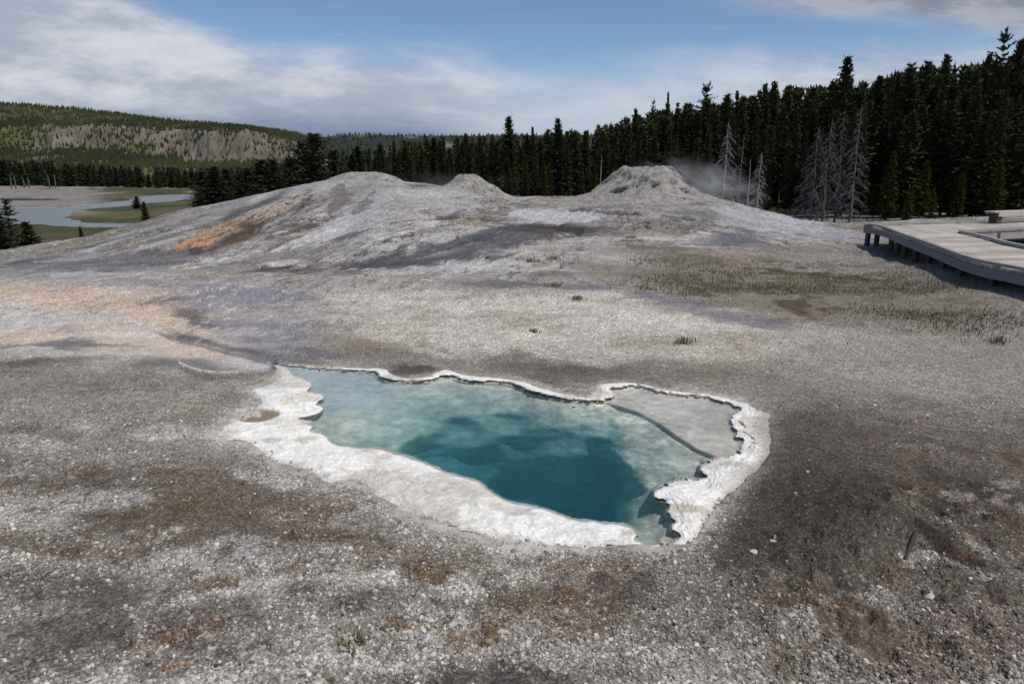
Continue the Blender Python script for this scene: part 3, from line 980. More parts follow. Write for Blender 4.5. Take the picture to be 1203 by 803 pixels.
# --- brown ground under the grass at right
gr = blob(960, 345, 210, 34, 6, 0.45)
paint(gr, (118, 110, 100), 0.8)
paint(gr * ss(0.0, 0.2, n_mid), (92, 82, 66), 0.8)
paint(gr * ss(0.04, 0.16, fbm(X_ * 0.9, Y_ * 0.9, 4, 261)), (96, 98, 68), 0.6)
paint(gr * ss(0.08, 0.18, fbm(X_ * 1.3, Y_ * 1.1, 4, 263)), (74, 62, 50), 0.8)
paint(blob(860, 372, 75, 6, 8, 0.5), (116, 116, 126), 0.8)
paint(blob(790, 352, 60, 5, 7, 0.5), (112, 112, 122), 0.8)
paint(blob(640, 335, 110, 3.5, 2, 0.5), (104, 103, 110), 0.8)
paint(blob(1130, 318, 120, 24, 12, 0.5), (104, 98, 90), 0.7)
paint(blob(760, 318, 110, 10, 2, 0.6), (134, 127, 118), 0.7)
G_ += 0.2 * gr
# --- crust dust round the rim
dust = np.exp(-np.clip(sdo, 0, 99) / 11.0) * (1 - ss(845, 900, PX) * 0.8) * (sdo < 60) * ss(425, 470, PY)
paint(dust * ss(-0.22, 0.10, dn), (188, 185, 180), 0.85)
# --- valley floor
va = ss(58, 75, Y_)
Cv = np.zeros_like(C_)
nv = fbm(X_ * 0.03, Y_ * 0.03, 5, 121)
Cv[:] = lin(62, 66, 42)
mk = ss(-0.02, 0.12, nv)[..., None]
Cv = Cv * (1 - mk) + lin(86, 82, 54) * mk
ter = (ss(-0.05, 0.04, nv + 0.1) * ss(150, 185, Y_) * (1 - ss(520, 600, Y_)) * (1 - ss(95, 135, PX)))[..., None]
Cv = Cv * (1 - ter) + (lin(128, 123, 122) * (1 + 0.5 * fbm(X_ * 0.05, Y_ * 0.2, 4, 123)[..., None])) * ter
ter2 = (ss(0.0, 0.1, fbm(X_ * 0.03, Y_ * 0.012, 4, 125)) * ss(250, 300, Y_) * (1 - ss(600, 700, Y_)))[..., None]
Cv = Cv * (1 - ter2) + lin(128, 122, 112) * ter2
fo = (ss(0.0, 0.12, A_ + 0.25 - 0.0006 * (Y_ - 60)) * ss(58, 66, Y_))[..., None]
Cv = Cv * (1 - fo) + lin(58, 52, 40) * fo
Cv = Cv * np.exp(0.9 * fbm(X_ * 0.25, Y_ * 0.12, 5, 237, 0.7) + 0.12 * rng.normal(0, 1, X_.shape))[..., None]
C_ = C_ * (1 - va[..., None]) + Cv * va[..., None]
G_ *= 1 - va
# --- pool floor: push the sheet down along the sight line
dxr, dyr, dzr = ray(PX, PY)
nr = np.sqrt(dxr ** 2 + dyr ** 2 + dzr ** 2)
sel = inside & (Y_ < 14)
Sx, Sy = at_z(PX[sel], PY[sel], ZW)
L, sh = under(PX[sel], PY[sel], Sx, Sy)
k = ss(0, 4.5, -sdi[sel])
L = L * k + 0.01
X_[sel] = Sx + dxr[sel] / nr[sel] * L
Y2 = Y_.copy()
Y2[sel] = Sy + dyr[sel] / nr[sel] * L
Z_[sel] = ZW + dzr[sel] / nr[sel] * L
fx, fy, fp, fq = X_[sel], Y2[sel], PX[sel], PY[sel]
fc = np.zeros((sel.sum(), 3))
fc[:] = lin(214, 212, 204)
mot = np.clip(np.abs(fbm(Sx * 3.4, Sy * 3.4, 4, 131, 0.6)) * 4, 0, 1)[:, None]
fc = fc * (0.62 + 0.38 * mot) * (1 + 0.25 * fbm(Sx * 20, Sy * 20, 3, 139)[:, None])
fg2 = (ss(640, 700, fp) * (1 - sh))[:, None]
fin = ss(-0.1, 0.2, fbm(Sx * 16, Sy * 16, 3, 133))[:, None]
fc = fc * (1 - fg2 * 0.3 * (1 - fin)) * (1 + 0.25 * fg2)
lt = ((1 - ss(420, 520, fp)) * (1 - ss(470, 500, fq)))[:, None]
fc = fc * (1 - lt) + lin(172, 180, 185) * lt
fc = fc * (1 - sh[:, None]) + lin(188, 184, 181) * (1 + 0.5 * fbm(Sx * 2.5, Sy * 2.5, 4, 137, 0.6) + 0.5 * fbm(Sx * 14, Sy * 14, 3, 138))[:, None] * sh[:, None]
C_[sel] = fc
G_[sel] = 0.12
W_[sel] = 0
G_ = np.where(sdo < 0, 0.1, G_)
FAR_ = ss(20, 30, Y_) * (1 - ss(60, 90, Y_))
Y_ = Y2
nrow, ncol = X_.shape
idx = np.arange(nrow * ncol).reshape(nrow, ncol)
quads = np.stack([idx[:-1, :-1], idx[:-1, 1:], idx[1:, 1:], idx[1:, :-1]], -1).reshape(-1, 4)
V = np.stack([X_, Y_, Z_], -1).reshape(-1, 3)
C_ = np.clip(C_ * np.array([1.04, 1.02, 0.995]), 0.004, 0.8)
ground = link('ground', np_mesh('ground', V, quads=quads, col=C_.reshape(-1, 3), attrs={'gravel': np.clip(G_, 0, 1), 'wet': np.clip(W_, 0, 1), 'far': FAR_}), M['ground'])
tag(ground, 'grey sinter ground with gravel, stains and bare mounds', 'ground', kind='structure')


def ground_at(x, y):
    x = np.atleast_1d(np.asarray(x, float))
    y = np.atleast_1d(np.asarray(y, float))
    i = np.clip(np.searchsorted(rows, y) - 1, 0, nrow - 2)
    a = x / np.maximum(y, 1e-3)
    j = np.clip(np.searchsorted(cols, a) - 1, 0, ncol - 2)
    fi = np.clip((y - rows[i]) / (rows[i + 1] - rows[i]), 0, 1)
    fj = np.clip((a - cols[j]) / (cols[j + 1] - cols[j]), 0, 1)
    z = Z_[i, j] * (1 - fi) * (1 - fj) + Z_[i + 1, j] * fi * (1 - fj) + Z_[i, j + 1] * (1 - fi) * fj + Z_[i + 1, j + 1] * fi * fj
    return z, C_[i, j], sdo[i, j]


def gz(x, y): return float(ground_at(x, y)[0][0])


# ------------------------------------------------------------------ crust round the pool
keep_v = (SDI > -3.5) & (SDO < 4.5)
thin_ = 1 - ss(462, 485, GY)
rise = 0.030 * ss(0, 14, SDI) * ss(0, 26, -SDO) + 0.018 * thin_ * ss(0, 3, -SDO) * ss(0, 2, SDI)
lump = (fbm(_wx * 2.2, _wy * 2.2, 4, 141) * 0.050 + fbm(_wx * 9, _wy * 9, 4, 143) * 0.020) * ss(-1, 8, SDI)
zr = -0.014 + rise + lump * ss(0, 10, -SDO) + 0.010 * np.exp(-((SDI - 3) / 3.0) ** 2)
zr = zr - (0.07 - 0.02 * thin_) * ss(0.3, -2.6 + 1.2 * thin_, SDI) - 0.045 * ss(-9.0, 4.5, SDO)
_in = ss(0, 6, SDI) * ss(2, -8, SDO)
zr = zr + _in * (-0.011 * np.abs(fbm(_wx * 9, _wy * 9, 4, 155, 0.6)) * 2 + 0.010 * fbm(_wx * 30, _wy * 30, 2, 157))
_ter = SDI * 0.55 + 7 * fbm(_wx * 2.5, _wy * 2.5, 4, 159)
zr = zr + 0.006 * _in * (np.abs((_ter / 3.0) % 1.0 - 0.5) * 2 - 0.5) * (1 - ss(18, 40, SDI)) * ss(440, 470, GY)
rx, ry = at_z(GX, GY, 0)
tt = (EYE - zr) / EYE
RXv, RYv = rx * tt, ry * tt
cr = np.zeros(GX.shape + (3,))
cr[:] = lin(238, 236, 231)
e = ss(14, 2, SDI)[..., None]
cr = cr * (1 - e) + lin(243, 241, 236) * e
s_ = ss(0.0, 0.16, fbm(_wx * 1.5, _wy * 2.2, 5, 145, 0.65))[..., None] * 0.7
cr = cr * (1 - s_) + lin(192, 186, 177) * s_
s_ = (ss(0.10, 0.24, fbm(_wx * 2.5, _wy * 4.0, 5, 147, 0.6)) * ss(470, 500, GY))[..., None] * 0.6
cr = cr * (1 - s_) + lin(172, 160, 142) * s_
s_ = (ss(830, 900, GX + 30 * fbm(_wx * 3, _wy * 3, 3, 149)))[..., None] * ss(10, 30, SDI)[..., None] * 0.85
cr = cr * (1 - s_) + lin(150, 145, 143) * s_
s_ = (ss(-18, 3, SDO + 22 * fbm(_wx * 4, _wy * 4, 5, 151, 0.65)))[..., None] * 0.85
s_ = s_ * (1 - 0.8 * thin_[..., None])
cr = cr * (1 - s_) + lin(165, 161, 157) * s_
_cr = np.exp(-(fbm(_wx * 2.6, _wy * 3.4, 5, 158, 0.65) / 0.010) ** 2) * ss(0.0, 0.08, fbm(_wx * 1.1, _wy * 1.1, 3, 160)) * ss(3, 10, SDI)
cr = cr * (1 - 0.25 * _cr[..., None])
cr = cr * (1 + 0.5 * (fbm(_wx * 11, _wy * 11, 4, 162, 0.7) * ss(2, 8, SDI))[..., None])
s_ = ss(0.6, -0.8, SDI)[..., None] * 0.75               # darker, greyer underside at the water line
cr = cr * (1 - s_) + lin(160, 160, 154) * s_
# little brown side puddle behind the left lobes
pd = np.sqrt(((GX - 307 - (GY - 487) * -1.2) / 24) ** 2 + ((GY - 487) / 7.5) ** 2) + 0.5 * fbm(_wx * 4, _wy * 4, 3, 153)
s_ = (1 - ss(0.75, 1.05, pd))[..., None]
cr = cr * (1 - s_) + lin(142, 128, 112) * s_
zr2 = zr - 0.02 * s_[..., 0]
iv = -np.ones(GX.shape, int)
iv[keep_v] = np.arange(keep_v.sum())
q = np.stack([iv[:-1, :-1], iv[1:, :-1], iv[1:, 1:], iv[:-1, 1:]], -1).reshape(-1, 4)
q = q[(q >= 0).all(1)]
V = np.stack([RXv, RYv, zr2], -1)[keep_v]
rim = link('sinter_rim', np_mesh('sinter_rim', V, quads=q, col=np.clip(cr[keep_v], 0, 0.86)), M['rim'])
tag(rim, 'white scalloped mineral crust around the turquoise pool', 'mineral crust')

# ------------------------------------------------------------------ pool water: one closed body of water
hull_px = [(306, 421), (400, 425), (560, 434), (690, 455), (735, 444), (870, 464), (915, 500), (900, 560), (850, 610), (812, 648), (720, 650), (560, 634), (420, 570), (330, 520), (300, 470)]
hp = [at_z(p[0], p[1], 0) for p in hull_px]
n = len(hp)
ZB = -7.5
vs = [(float(x), float(yy), ZW) for x, yy in hp] + [(float(x), float(yy), ZB) for x, yy in hp]
fs = [tuple(range(n))[::-1], tuple(range(n, 2 * n))] + [(i, (i + 1) % n, n + (i + 1) % n, n + i) for i in range(n)]
me = bpy.data.meshes.new('pool_water')
me.from_pydata(vs, [], fs)
bm = bmesh.new()
bm.from_mesh(me)
bmesh.ops.recalc_face_normals(bm, faces=bm.faces)
bm.to_mesh(me)
bm.free()
pool = link('pool_water', me, M['pool'])
tag(pool, 'clear turquoise and deep blue water filling the hot spring', 'water', kind='structure')

# river
xr = [(-420, 100), (-25, 100), (-25, 420), (-420, 420)]
me = bpy.data.meshes.new('river')
me.from_pydata([(a, b, ZR) for a, b in xr], [], [(0, 1, 2, 3)])
river = link('river', me, M['river'])
tag(river, 'pale winding river in the valley at left', 'river', kind='structure')


# ------------------------------------------------------------------ geyser cones
def m_cone():
    m, nt, p = mat('cone_sinter')
    P = geo_pos(nt)
    n1 = nt.noise(P, 1.6, 8, 0.72)
    n2 = nt.noise(nt.scalevec(P, (1, 1, 0.35)), 5, 6, 0.7)
    c = nt.mix(nt.mr(n1, 0.35, 0.65), tuple(lin(146, 142, 137)) + (1,), tuple(lin(186, 183, 180)) + (1,))
    c = nt.mix(nt.mr(n2, 0.54, 0.64), c, tuple(lin(98, 92, 86)) + (1,))
    nt.l.new(c, p.inputs['Base Color'])
    p.inputs['Roughness'].default_value = 0.9
    nt.l.new(nt.bump(nt.m('ADD', n1, nt.m('MULTIPLY', n2, 0.8)), 0.8, 0.4), p.inputs['Normal'])
    return m


M['cone'] = m_cone()


def cone(px, Y, prof, seed, label, skew=0.0, jag=0.12, sy=1.0):
    """prof: list of (radius, height over ground) from the outer foot to the throat"""
    x0 = x_of(px, Y)
    z0 = gz(x0, Y)
    N = 120
    P = np.array(prof, float)
    t = np.linspace(0, len(P) - 1, 46)
    rr_ = np.interp(t, np.arange(len(P)), P[:, 0])
    hh = np.interp(t, np.arange(len(P)), P[:, 1])
    th = np.linspace(0, 2 * math.pi, N, endpoint=False)
    TT, RR_ = np.meshgrid(th, rr_)
    HH = np.repeat(hh[:, None], N, 1)
    cx, sn = np.cos(TT), np.sin(TT)
    hm = P[:, 1].max()
    nz = fbm(cx * 1.6 + seed, sn * 1.6 + HH * 0.9, 5, seed)
    nz2 = fbm(cx * 5 + seed, sn * 5 + HH * 3.5, 4, seed + 3)
    rad = RR_ * (1 + 0.24 * nz + jag * nz2 - 0.10 * np.clip(1 - np.abs(fbm(cx * 3 + seed, sn * 3 + HH * 0.8, 4, seed + 8)) * 9, 0, 1))
    hgt = HH + (0.13 * fbm(cx * 2.2 + 7, sn * 2.2, 4, seed + 5) + 0.16 * nz2) * hm * ss(0.4, 1, HH / hm)
    xx = x0 + rad * cx + skew * HH
    yy = Y + rad * sn * sy
    gzv = ground_at(xx.ravel(), yy.ravel())[0].reshape(xx.shape)
    foot = ss(0.0, 0.35, HH / hm)
    zz = (gzv - 0.02) * (1 - foot) + z0 * foot + hgt
    V = np.stack([xx - x0, yy - Y, zz - z0], -1).reshape(-1, 3)
    idx = np.arange(46 * N).reshape(46, N)
    nx = np.roll(idx, -1, 1)
    q = np.stack([idx[:-1], nx[:-1], nx[1:], idx[1:]], -1).reshape(-1, 4)
    o = link('geyser_cone', np_mesh('geyser_cone', V, quads=q), M['cone'])
    o.location = (x0, Y, z0)
    return tag(o, label, 'geyser cone')


hL = z_of(198, 44) - z_of(233, 44)
cone(757, 44, [(6.8, -0.16), (4.7, 0.08), (3.4, 0.34), (2.7, 0.75), (2.15, 1.4), (1.8, hL * 0.93), (1.5, hL), (1.15, hL * 0.96), (0.8, hL * 0.75), (0.2, hL * 0.5)], 3,
     'large truncated grey geyser cone with ragged rim, steam drifting off', 0.03, 0.26)
cone(552, 45.5, [(3.8, -0.12), (2.0, 0.14), (1.15, 0.55), (0.75, 0.88), (0.5, 1.0), (0.3, 0.95), (0.1, 0.8)], 8, 'small pale rounded geyser cone on the ridge near picture centre', -0.1, 0.10)
cone(430, 43.6, [(3.0, -0.12), (1.9, 0.12), (1.2, 0.34), (0.7, 0.42), (0.35, 0.36), (0.1, 0.25)], 12, 'low flattened geyser cone on top of the streaked left mound', 0.0, 0.12)

# ------------------------------------------------------------------ trees
def conifer_arrays(h, r, start, seed, whorls=34, per=5, clump=3, sparse=0.0, top_bushy=0.0, size=0.42, lean=0.0):
    """needle sprays of one crown as triangles (numpy)"""
    g = np.random.default_rng(seed)
    V = []
    for w in range(whorls):
        t = (w + g.random() * 0.9) / whorls
        z = h * (start + (1 - start) * t)
        if g.random() < sparse * (1 - t * 0.5): continue
        env = (1 - t) ** 0.85 * (0.55 + 0.45 * min(1, t * 6)) + 0.05
        if top_bushy: env = env * (1 - top_bushy) + top_bushy * (0.35 + 0.65 * math.sin(math.pi * min(1, 0.15 + t * 0.9)))
        env *= 0.84 + 0.3 * g.random()
        nb = max(3, int(per * (0.6 + 0.6 * g.random())))
        a0 = g.random() * 6.28
        for b in range(nb):
            az = a0 + 6.283 * b / nb + g.normal(0, 0.3)
            ln = r * env * (0.4 + 0.75 * g.random())
            dr = g.uniform(-0.45, 0.15) + 1.1 * t * t
            d = np.array([math.cos(az), math.sin(az), dr])
            side = np.array([-math.sin(az), math.cos(az), 0])
            m = max(2, int(clump * (0.7 + env)))
            for c in range(m):
                f = (c + g.random()) / m
                p = np.array([lean * z, 0, z]) + d * ln * f
                s = size * (0.6 + 0.8 * g.random()) * (0.6 + 0.5 * (1 - t))
                for q in range(3):
                    e1 = d * s * g.uniform(0.15, 0.75) + g.normal(0, 0.27 * s, 3)
                    e2 = side * s * g.uniform(-0.6, 0.6) + g.normal(0, 0.24 * s, 3) + np.array([0, 0, g.uniform(-0.35, 0.2) * s])
                    V.append([p - e1 * 0.5, p + e1, p + e2])
    # leader
    for q in range(8):
        z = h * (0.93 + 0.08 * q / 8)
        s = size * 0.6
        a = g.random() * 6.28
        V.append([(lean * z, 0, z), (lean * z + s * 0.5 * math.cos(a), s * 0.5 * math.sin(a), z + s * 0.2), (lean * z, 0, z + s * 1.4)])
    return np.array(V, float).reshape(-1, 3)


def tri_mesh(name, V, col=None):
    return np_mesh(name, V, tris=np.arange(len(V)).reshape(-1, 3), smooth=False, col=col)


def trunk_mesh(h, r0, seed, lean=0.0, top=0.02):
    g = random.Random(seed)
    mb = MB()
    pts, rad = [], []
    for i in range(9):
        t = i / 8
        pts.append((lean * h * t + g.gauss(0, 0.03), g.gauss(0, 0.03), h * t * 0.98 - 0.3 * (i == 0)))
        rad.append(r0 * (1 - t) + top)
    mb.tube(pts, rad, 7)
    return mb.mesh('trunk', True)


PROTO = {}


def proto(kind):
    if kind in PROTO: return PROTO[kind]
    k, s = kind
    sp = dict(spruce=dict(h=15, r=2.2, start=0.04, whorls=60, per=9, clump=6, size=0.42, top_bushy=0.12),
              lodge=dict(h=15, r=2.0, start=0.10, whorls=56, per=9, clump=6, top_bushy=0.42, size=0.44),
              thin=dict(h=15, r=1.5, start=0.06, whorls=64, per=8, clump=5, size=0.38, top_bushy=0.2),
              gaunt=dict(h=15, r=2.0, start=0.34, whorls=34, per=8, clump=6, sparse=0.15, top_bushy=0.6, size=0.46),
              bare=dict(h=15, r=1.9, start=0.45, whorls=26, per=6, clump=7, sparse=0.35, top_bushy=0.65, size=0.40),
              young=dict(h=15, r=3.8, start=0.02, whorls=50, per=10, clump=7, size=0.65, top_bushy=0.15),
              broad=dict(h=15, r=3.6, start=0.03, whorls=54, per=11, clump=8, top_bushy=0.42, size=0.5),
              far=dict(h=15, r=2.8, start=0.02, whorls=24, per=7, clump=3, size=1.0, top_bushy=0.3))[k]
    cr_ = tri_mesh('crown', conifer_arrays(seed=100 + s * 17 + len(k), **sp))
    tr_ = trunk_mesh(14.6, 0.17, s)
    PROTO[kind] = (tr_, cr_)
    return PROTO[kind]


def tree(kind, x, yy, h, label, cat='tree', group=None, mats=('dark_bark', 'needles'), name='pine_tree', wide=1.0, rz=None, z=None):
    tr_, cr_ = proto(kind)
    s = h / 15.0
    z = gz(x, yy) if z is None else z
    r = empty(name, (x, yy, z), random.random() * 6.28 if rz is None else rz, (s * wide, s * wide, s))
    r.rotation_euler[0], r.rotation_euler[1] = random.gauss(0, 0.022), random.gauss(0, 0.022)
    tag(r, label, cat, group)
    for nm, me, mt in (('trunk', tr_, mats[0]), ('crown', cr_, mats[1])):
        o = bpy.data.objects.new(nm, me)
        if not me.materials: me.materials.append(M[mt])
        o.parent = r
        COL.objects.link(o)
        o.material_slots[0].link = 'OBJECT'
        o.material_slots[0].material = M[mt]
    return r


sky_px = np.array([(300, 178), (425, 176), (440, 172), (480, 167), (520, 161), (560, 160), (580, 158), (620, 158), (690, 150), (720, 143), (760, 132), (800, 124), (850, 120), (900, 104),
                   (950, 101), (1000, 93), (1040, 86), (1080, 78), (1120, 78), (1160, 68), (1203, 70), (1300, 50), (1420, 40)])
line_px = np.array([(380, 165), (430, 150), (560, 135), (700, 112), (850, 88), (1000, 66), (1203, 53), (1300, 50), (1420, 48)])


def forest_tree(px, depth_off, top, kinds, label, group, mats=('dark_bark', 'needles'), wide=1.0):
    Y = float(np.interp(px, line_px[:, 0], line_px[:, 1])) + depth_off
    x = x_of(px, Y, 180)
    z = gz(x, Y)
    h = z_of(top, Y) - z
    return tree((random.choice(kinds), random.randrange(3)), x, Y, max(h, 2.5), label, 'tree', group, mats, wide=wide)


FL = 'dark green conifer in the dense forest behind the mounds'
FG_ = 'conifers of the dense forest'
for row, (step, off, drop) in enumerate(((13, 0, 34), (12.5, 8, 16), (12, 16, 2))):
    px = 428 + row * 4
    while px < 1260:
        p = px + random.uniform(-4, 4)
        sk = float(np.interp(p, sky_px[:, 0], sky_px[:, 1]))
        amp = 13 + 18 * (p - 430) / 770
        top = sk + drop * (0.5 + 0.8 * (p - 430) / 770) + random.uniform(-0.45, 0.75) * amp
        forest_tree(p, off + random.uniform(-3, 3), top, ['spruce', 'lodge', 'thin', 'lodge', 'gaunt'], FL, FG_, wide=random.choice((0.8, 0.95, 1.1, 1.3, 1.6)))
        px += step * random.uniform(0.85, 1.15)
# the rest of the wood as one mass
parts = []
base_far = [conifer_arrays(h=15, r=2.4, start=0.05, seed=s, whorls=26, per=7, clump=3, size=0.85, top_bushy=0.3) for s in (1, 2, 3, 4)]
for i in range(620):
    p = random.uniform(400, 1420)
    Y = float(np.interp(p, line_px[:, 0], line_px[:, 1])) + random.uniform(20, 60)
    x = x_of(p, Y, 180)
    sk = float(np.interp(p, sky_px[:, 0], sky_px[:, 1])) + random.uniform(0, 16)
    z = gz(x, Y)
    h = max(6, z_of(sk, Y) - z)
    a = random.random() * 6.28
    B = base_far[i % 4] * (h / 15)
    ca, sa = math.cos(a), math.sin(a)
    parts.append(np.stack([B[:, 0] * ca - B[:, 1] * sa + x, B[:, 0] * sa + B[:, 1] * ca + Y, B[:, 2] + z], 1))
V = np.concatenate(parts)
forest = link('forest', tri_mesh('forest', V), M['needles'])
tag(forest, 'mass of dark conifers deep in the forest', 'forest', kind='stuff')

# trees that stand out on the skyline
for px, top, off, kind, lab, wd in (
        (600, 139, 4, 'lodge', 'tall bushy topped pine rising left of centre over the forest', 1.3),
        (655, 140, 6, 'lodge', 'tall pine with rounded top above the forest, right of the bushy topped one', 1.3),
        (627, 150, 9, 'thin', 'slim pine tip between the two tall pines left of the large cone', 1.0),
        (783, 110, 12, 'thin', 'very slender spire of a conifer right above the large cone', 0.55),
        (765, 122, 12, 'bare', 'thin half bare pine with few branches beside the slender spire', 0.7),
        (821, 101, 8, 'bare', 'pine with bare stem and flat tufted crown above the forest', 1.25),
        (744, 128, 10, 'spruce', 'pointed spruce standing above the left shoulder of the large cone', 1.0),
        (908, 97, 12, 'spruce', 'dark pointed spruce above the pair of white snags', 1.1),
        (980, 66, 10, 'lodge', 'tallest pine of the middle forest with narrow bushy top', 1.1),
        (1158, 38, 4, 'bare', 'tall pine with open branches, highest tree of the forest', 1.0),
        (1178, 48, 5, 'lodge', 'tall dense pine just right of the highest open branched pine', 1.0),
        (1060, 78, 6, 'lodge', 'bushy pine in the forest between the tallest middle pine and the boardwalk', 1.1)):
    forest_tree(px, off, top, [kind], lab, None, wide=wd)
# younger yellow-green trees along the forest edge
for px, top, off in ((1050, 178, -6), (1105, 222, -10), (1034, 215, -4), (930, 200, -2), (905, 205, -4), (1135, 205, -5), (1180, 190, -5), (640, 190, -5), (700, 192, -4), (560, 195, -5), (525, 188, -4), (1075, 215, -9), (820, 180, -5), (1090, 190, -6)):
    forest_tree(px, off, top, ['spruce', 'lodge'], 'young yellowish green conifer at the forest edge', 'young conifers at the forest edge', ('bark', 'needles_young'), wide=1.25)


# dead trees
def snag(px, Y, top, base, label, droop=1.0, n=90, r=1.9, mt='snag', lean=0.0, seed=0, thick=0.085, start=0.06):
    n, r = (int(n * 1.15), r * 1.25) if n > 20 else (n, r)
    g = random.Random(seed)
    x = x_of(px, Y, 200)
    z = gz(x, Y)
    h = z_of(top, Y) - z
    root = empty('dead_tree', (x, Y, z))
    tag(root, label, 'dead tree')
    t_ = MB()
    pts = [(lean * h * i / 8 + g.gauss(0, 0.03), g.gauss(0, 0.03), h * i / 8 - (0.4 if i == 0 else 0)) for i in range(9)]
    t_.tube(pts, [thick * (1 - i / 8) + 0.018 for i in range(9)], 6)
    if n:
        b = MB() if n > 20 else t_
        for i in range(n):
            t = start + (0.98 - start) * (i + g.random()) / n
            az = g.random() * 6.283
            ln = r * min(1, 0.5 + 1.7 * t) * (1 - t) ** 0.8 * g.uniform(0.15, 1.0) ** 0.8 * 1.15 + 0.12
            zz = h * t
            dx, dy = math.cos(az), math.sin(az)
            P = []
            for j in range(5):
                f = j / 4
                P.append((lean * zz + dx * ln * f + g.gauss(0, 0.02), dy * ln * f + g.gauss(0, 0.02), zz + ln * (0.12 * f - droop * (0.55 + 0.4 * ((i * 7) % 5) / 4) * f * f)))
            b.tube(P, [0.030 * (1 - 0.75 * j / 4) * (1.2 - t) + 0.006 for j in range(5)], 3)
            for k in range(6):
                f = g.uniform(0.3, 1.0)
                q = Vector((lean * zz + dx * ln * f, dy * ln * f, zz + ln * (0.12 * f - droop * 0.75 * f * f)))
                e = Vector((dx * 0.3 + g.gauss(0, 0.4), dy * 0.3 + g.gauss(0, 0.4), -0.5 * droop + g.gauss(0, 0.25))) * ln * 0.28
                b.tube([q, q + e * 0.6, q + e + Vector((0, 0, -0.1 * ln))], [0.013, 0.010, 0.005], 3)
        if n > 20: b.build('branches', M[mt], root)
    t_.build('trunk', M[mt], root)
    return root


snag(852, 62, 144, 232, 'bleached dead conifer with drooping branches right of the large cone', 1.0, 110, 2.0, seed=1)
snag(893, 60, 179, 250, 'smaller bleached dead conifer right of the bare pole', 0.8, 80, 1.2, seed=2)
snag(881, 60, 187, 246, 'bare pale pole of a dead tree between two bleached snags', 0, 0, seed=3, thick=0.07)
snag(869, 64, 158, 240, 'thin grey dead tree standing behind the largest bleached snag', 0.8, 40, 0.9, 'snag_grey', 0.02, seed=9)
snag(706, 66, 183, 230, 'bare pale pole of a dead tree left of the large cone', 0, 0, seed=4, thick=0.08)
snag(957, 59, 148, 262, 'grey dead conifer, leftmost of the dead clump by the boardwalk', 0.9, 110, 1.7, 'snag_grey', seed=5)
snag(972, 58, 140, 262, 'grey dead conifer second from left in the dead clump', 1.0, 100, 1.5, 'snag_grey', seed=6)
snag(987, 58, 136, 262, 'grey leaning dead conifer third from left in the dead clump', 0.9, 90, 1.2, 'snag_grey', -0.015, seed=7)
snag(1005, 57, 124, 262, 'tall grey dead conifer, rightmost of the dead clump', 0.9, 110, 1.3, 'snag_grey', -0.01, seed=8)
snag(1066, 62, 138, 185, 'leaning grey dead trunk among dark trees behind the boardwalk', 0.5, 16, 0.7, 'snag_grey', 0.03, seed=10, thick=0.08)
snag(428, 75, 186, 212, 'short broken grey trunk behind the left mound crest', 0, 0, 'snag_grey', seed=11, thick=0.09) if False else None
snag(430, 72, 190, 212, 'short grey dead stem behind the crest of the left mound', 0.3, 10, 0.7, 'snag_grey', seed=12, thick=0.07)
snag(397, 72, 193, 215, 'thin grey dead stem left of the low geyser cone', 0.3, 6, 0.5, 'snag_grey', seed=13, thick=0.05)

# middle group of pines left of the mound crest
for px, Y, top, kind, wd in ((352, 105, 170, 'broad', 1.0), (372, 100, 160, 'broad', 1.0), (392, 108, 178, 'broad', 1.0), (338, 112, 186, 'broad', 1.0),
                             (410, 112, 181, 'spruce', 1.3), (422, 118, 172, 'spruce', 1.3)):
    x = x_of(px, Y, 190)
    tree((kind, px % 3), x, Y, z_of(top, Y) - gz(x, Y), 'big dark pine in the clump behind the left mound crest', 'tree', 'pines in the clump behind the mound crest', ('dark_bark', 'needles_far'), wide=wd * 1.5)
for px, Y, top, wd in ((236, 150, 202, 1.0), (250, 146, 197, 1.0), (264, 152, 200, 1.0), (280, 150, 205, 1.0), (292, 146, 199, 1.0), (310, 140, 190, 1.1), (322, 132, 189, 1.0), (330, 140, 196, 1.0)):
    x = x_of(px, Y, 200)
    tree(('broad', px % 3), x, Y, z_of(top, Y) - gz(x, Y), 'bushy dark pine in the row left of the mound, in front of the cliffs', 'tree', 'bushy pines left of the mound', ('dark_bark', 'needles_far'), wide=wd * 1.9)
# tree line beyond the river
px = -30
while px < 345:
    for off, dt in ((0, 4),):
        p = px + random.uniform(-2.5, 2.5)
        Y = 560 - p * 0.55 + off + random.uniform(-20, 20)
        x = x_of(p, Y, 205)
        top = np.interp(p, [-30, 0, 40, 120, 200, 345], [187, 189, 190, 196, 199, 196]) + dt + random.uniform(-5, 4)
        tree(('far', random.randrange(3)), x, Y, z_of(top, Y) + 6.0, 'small dark conifer in the tree line beyond the river', 'tree', 'tree line beyond the river', ('dark_bark', 'needles_far'), wide=random.uniform(1.5, 2.3), z=-6.2)
    px += 6.2 * random.uniform(0.8, 1.2)
parts = []
for i in range(260):
    p = random.uniform(-60, 380)
    Y = 590 - p * 0.55 + random.uniform(0, 90)
    x = x_of(p, Y, 205)
    top = np.interp(p, [-30, 0, 40, 120, 200, 345], [187, 189, 190, 196, 199, 196]) + random.uniform(-3, 8)
    h = z_of(top, Y) + 6.0
    B = base_far[i % 4] * (h / 15) * np.array([2.0, 2.0, 1.0])
    parts.append(B + np.array([x, Y, -6.4]))
o = link('riverside_forest', tri_mesh('riverside_forest', np.concatenate(parts)), M['needles_far'])
tag(o, 'dark conifer wood behind the tree line beyond the river', 'forest', kind='stuff')
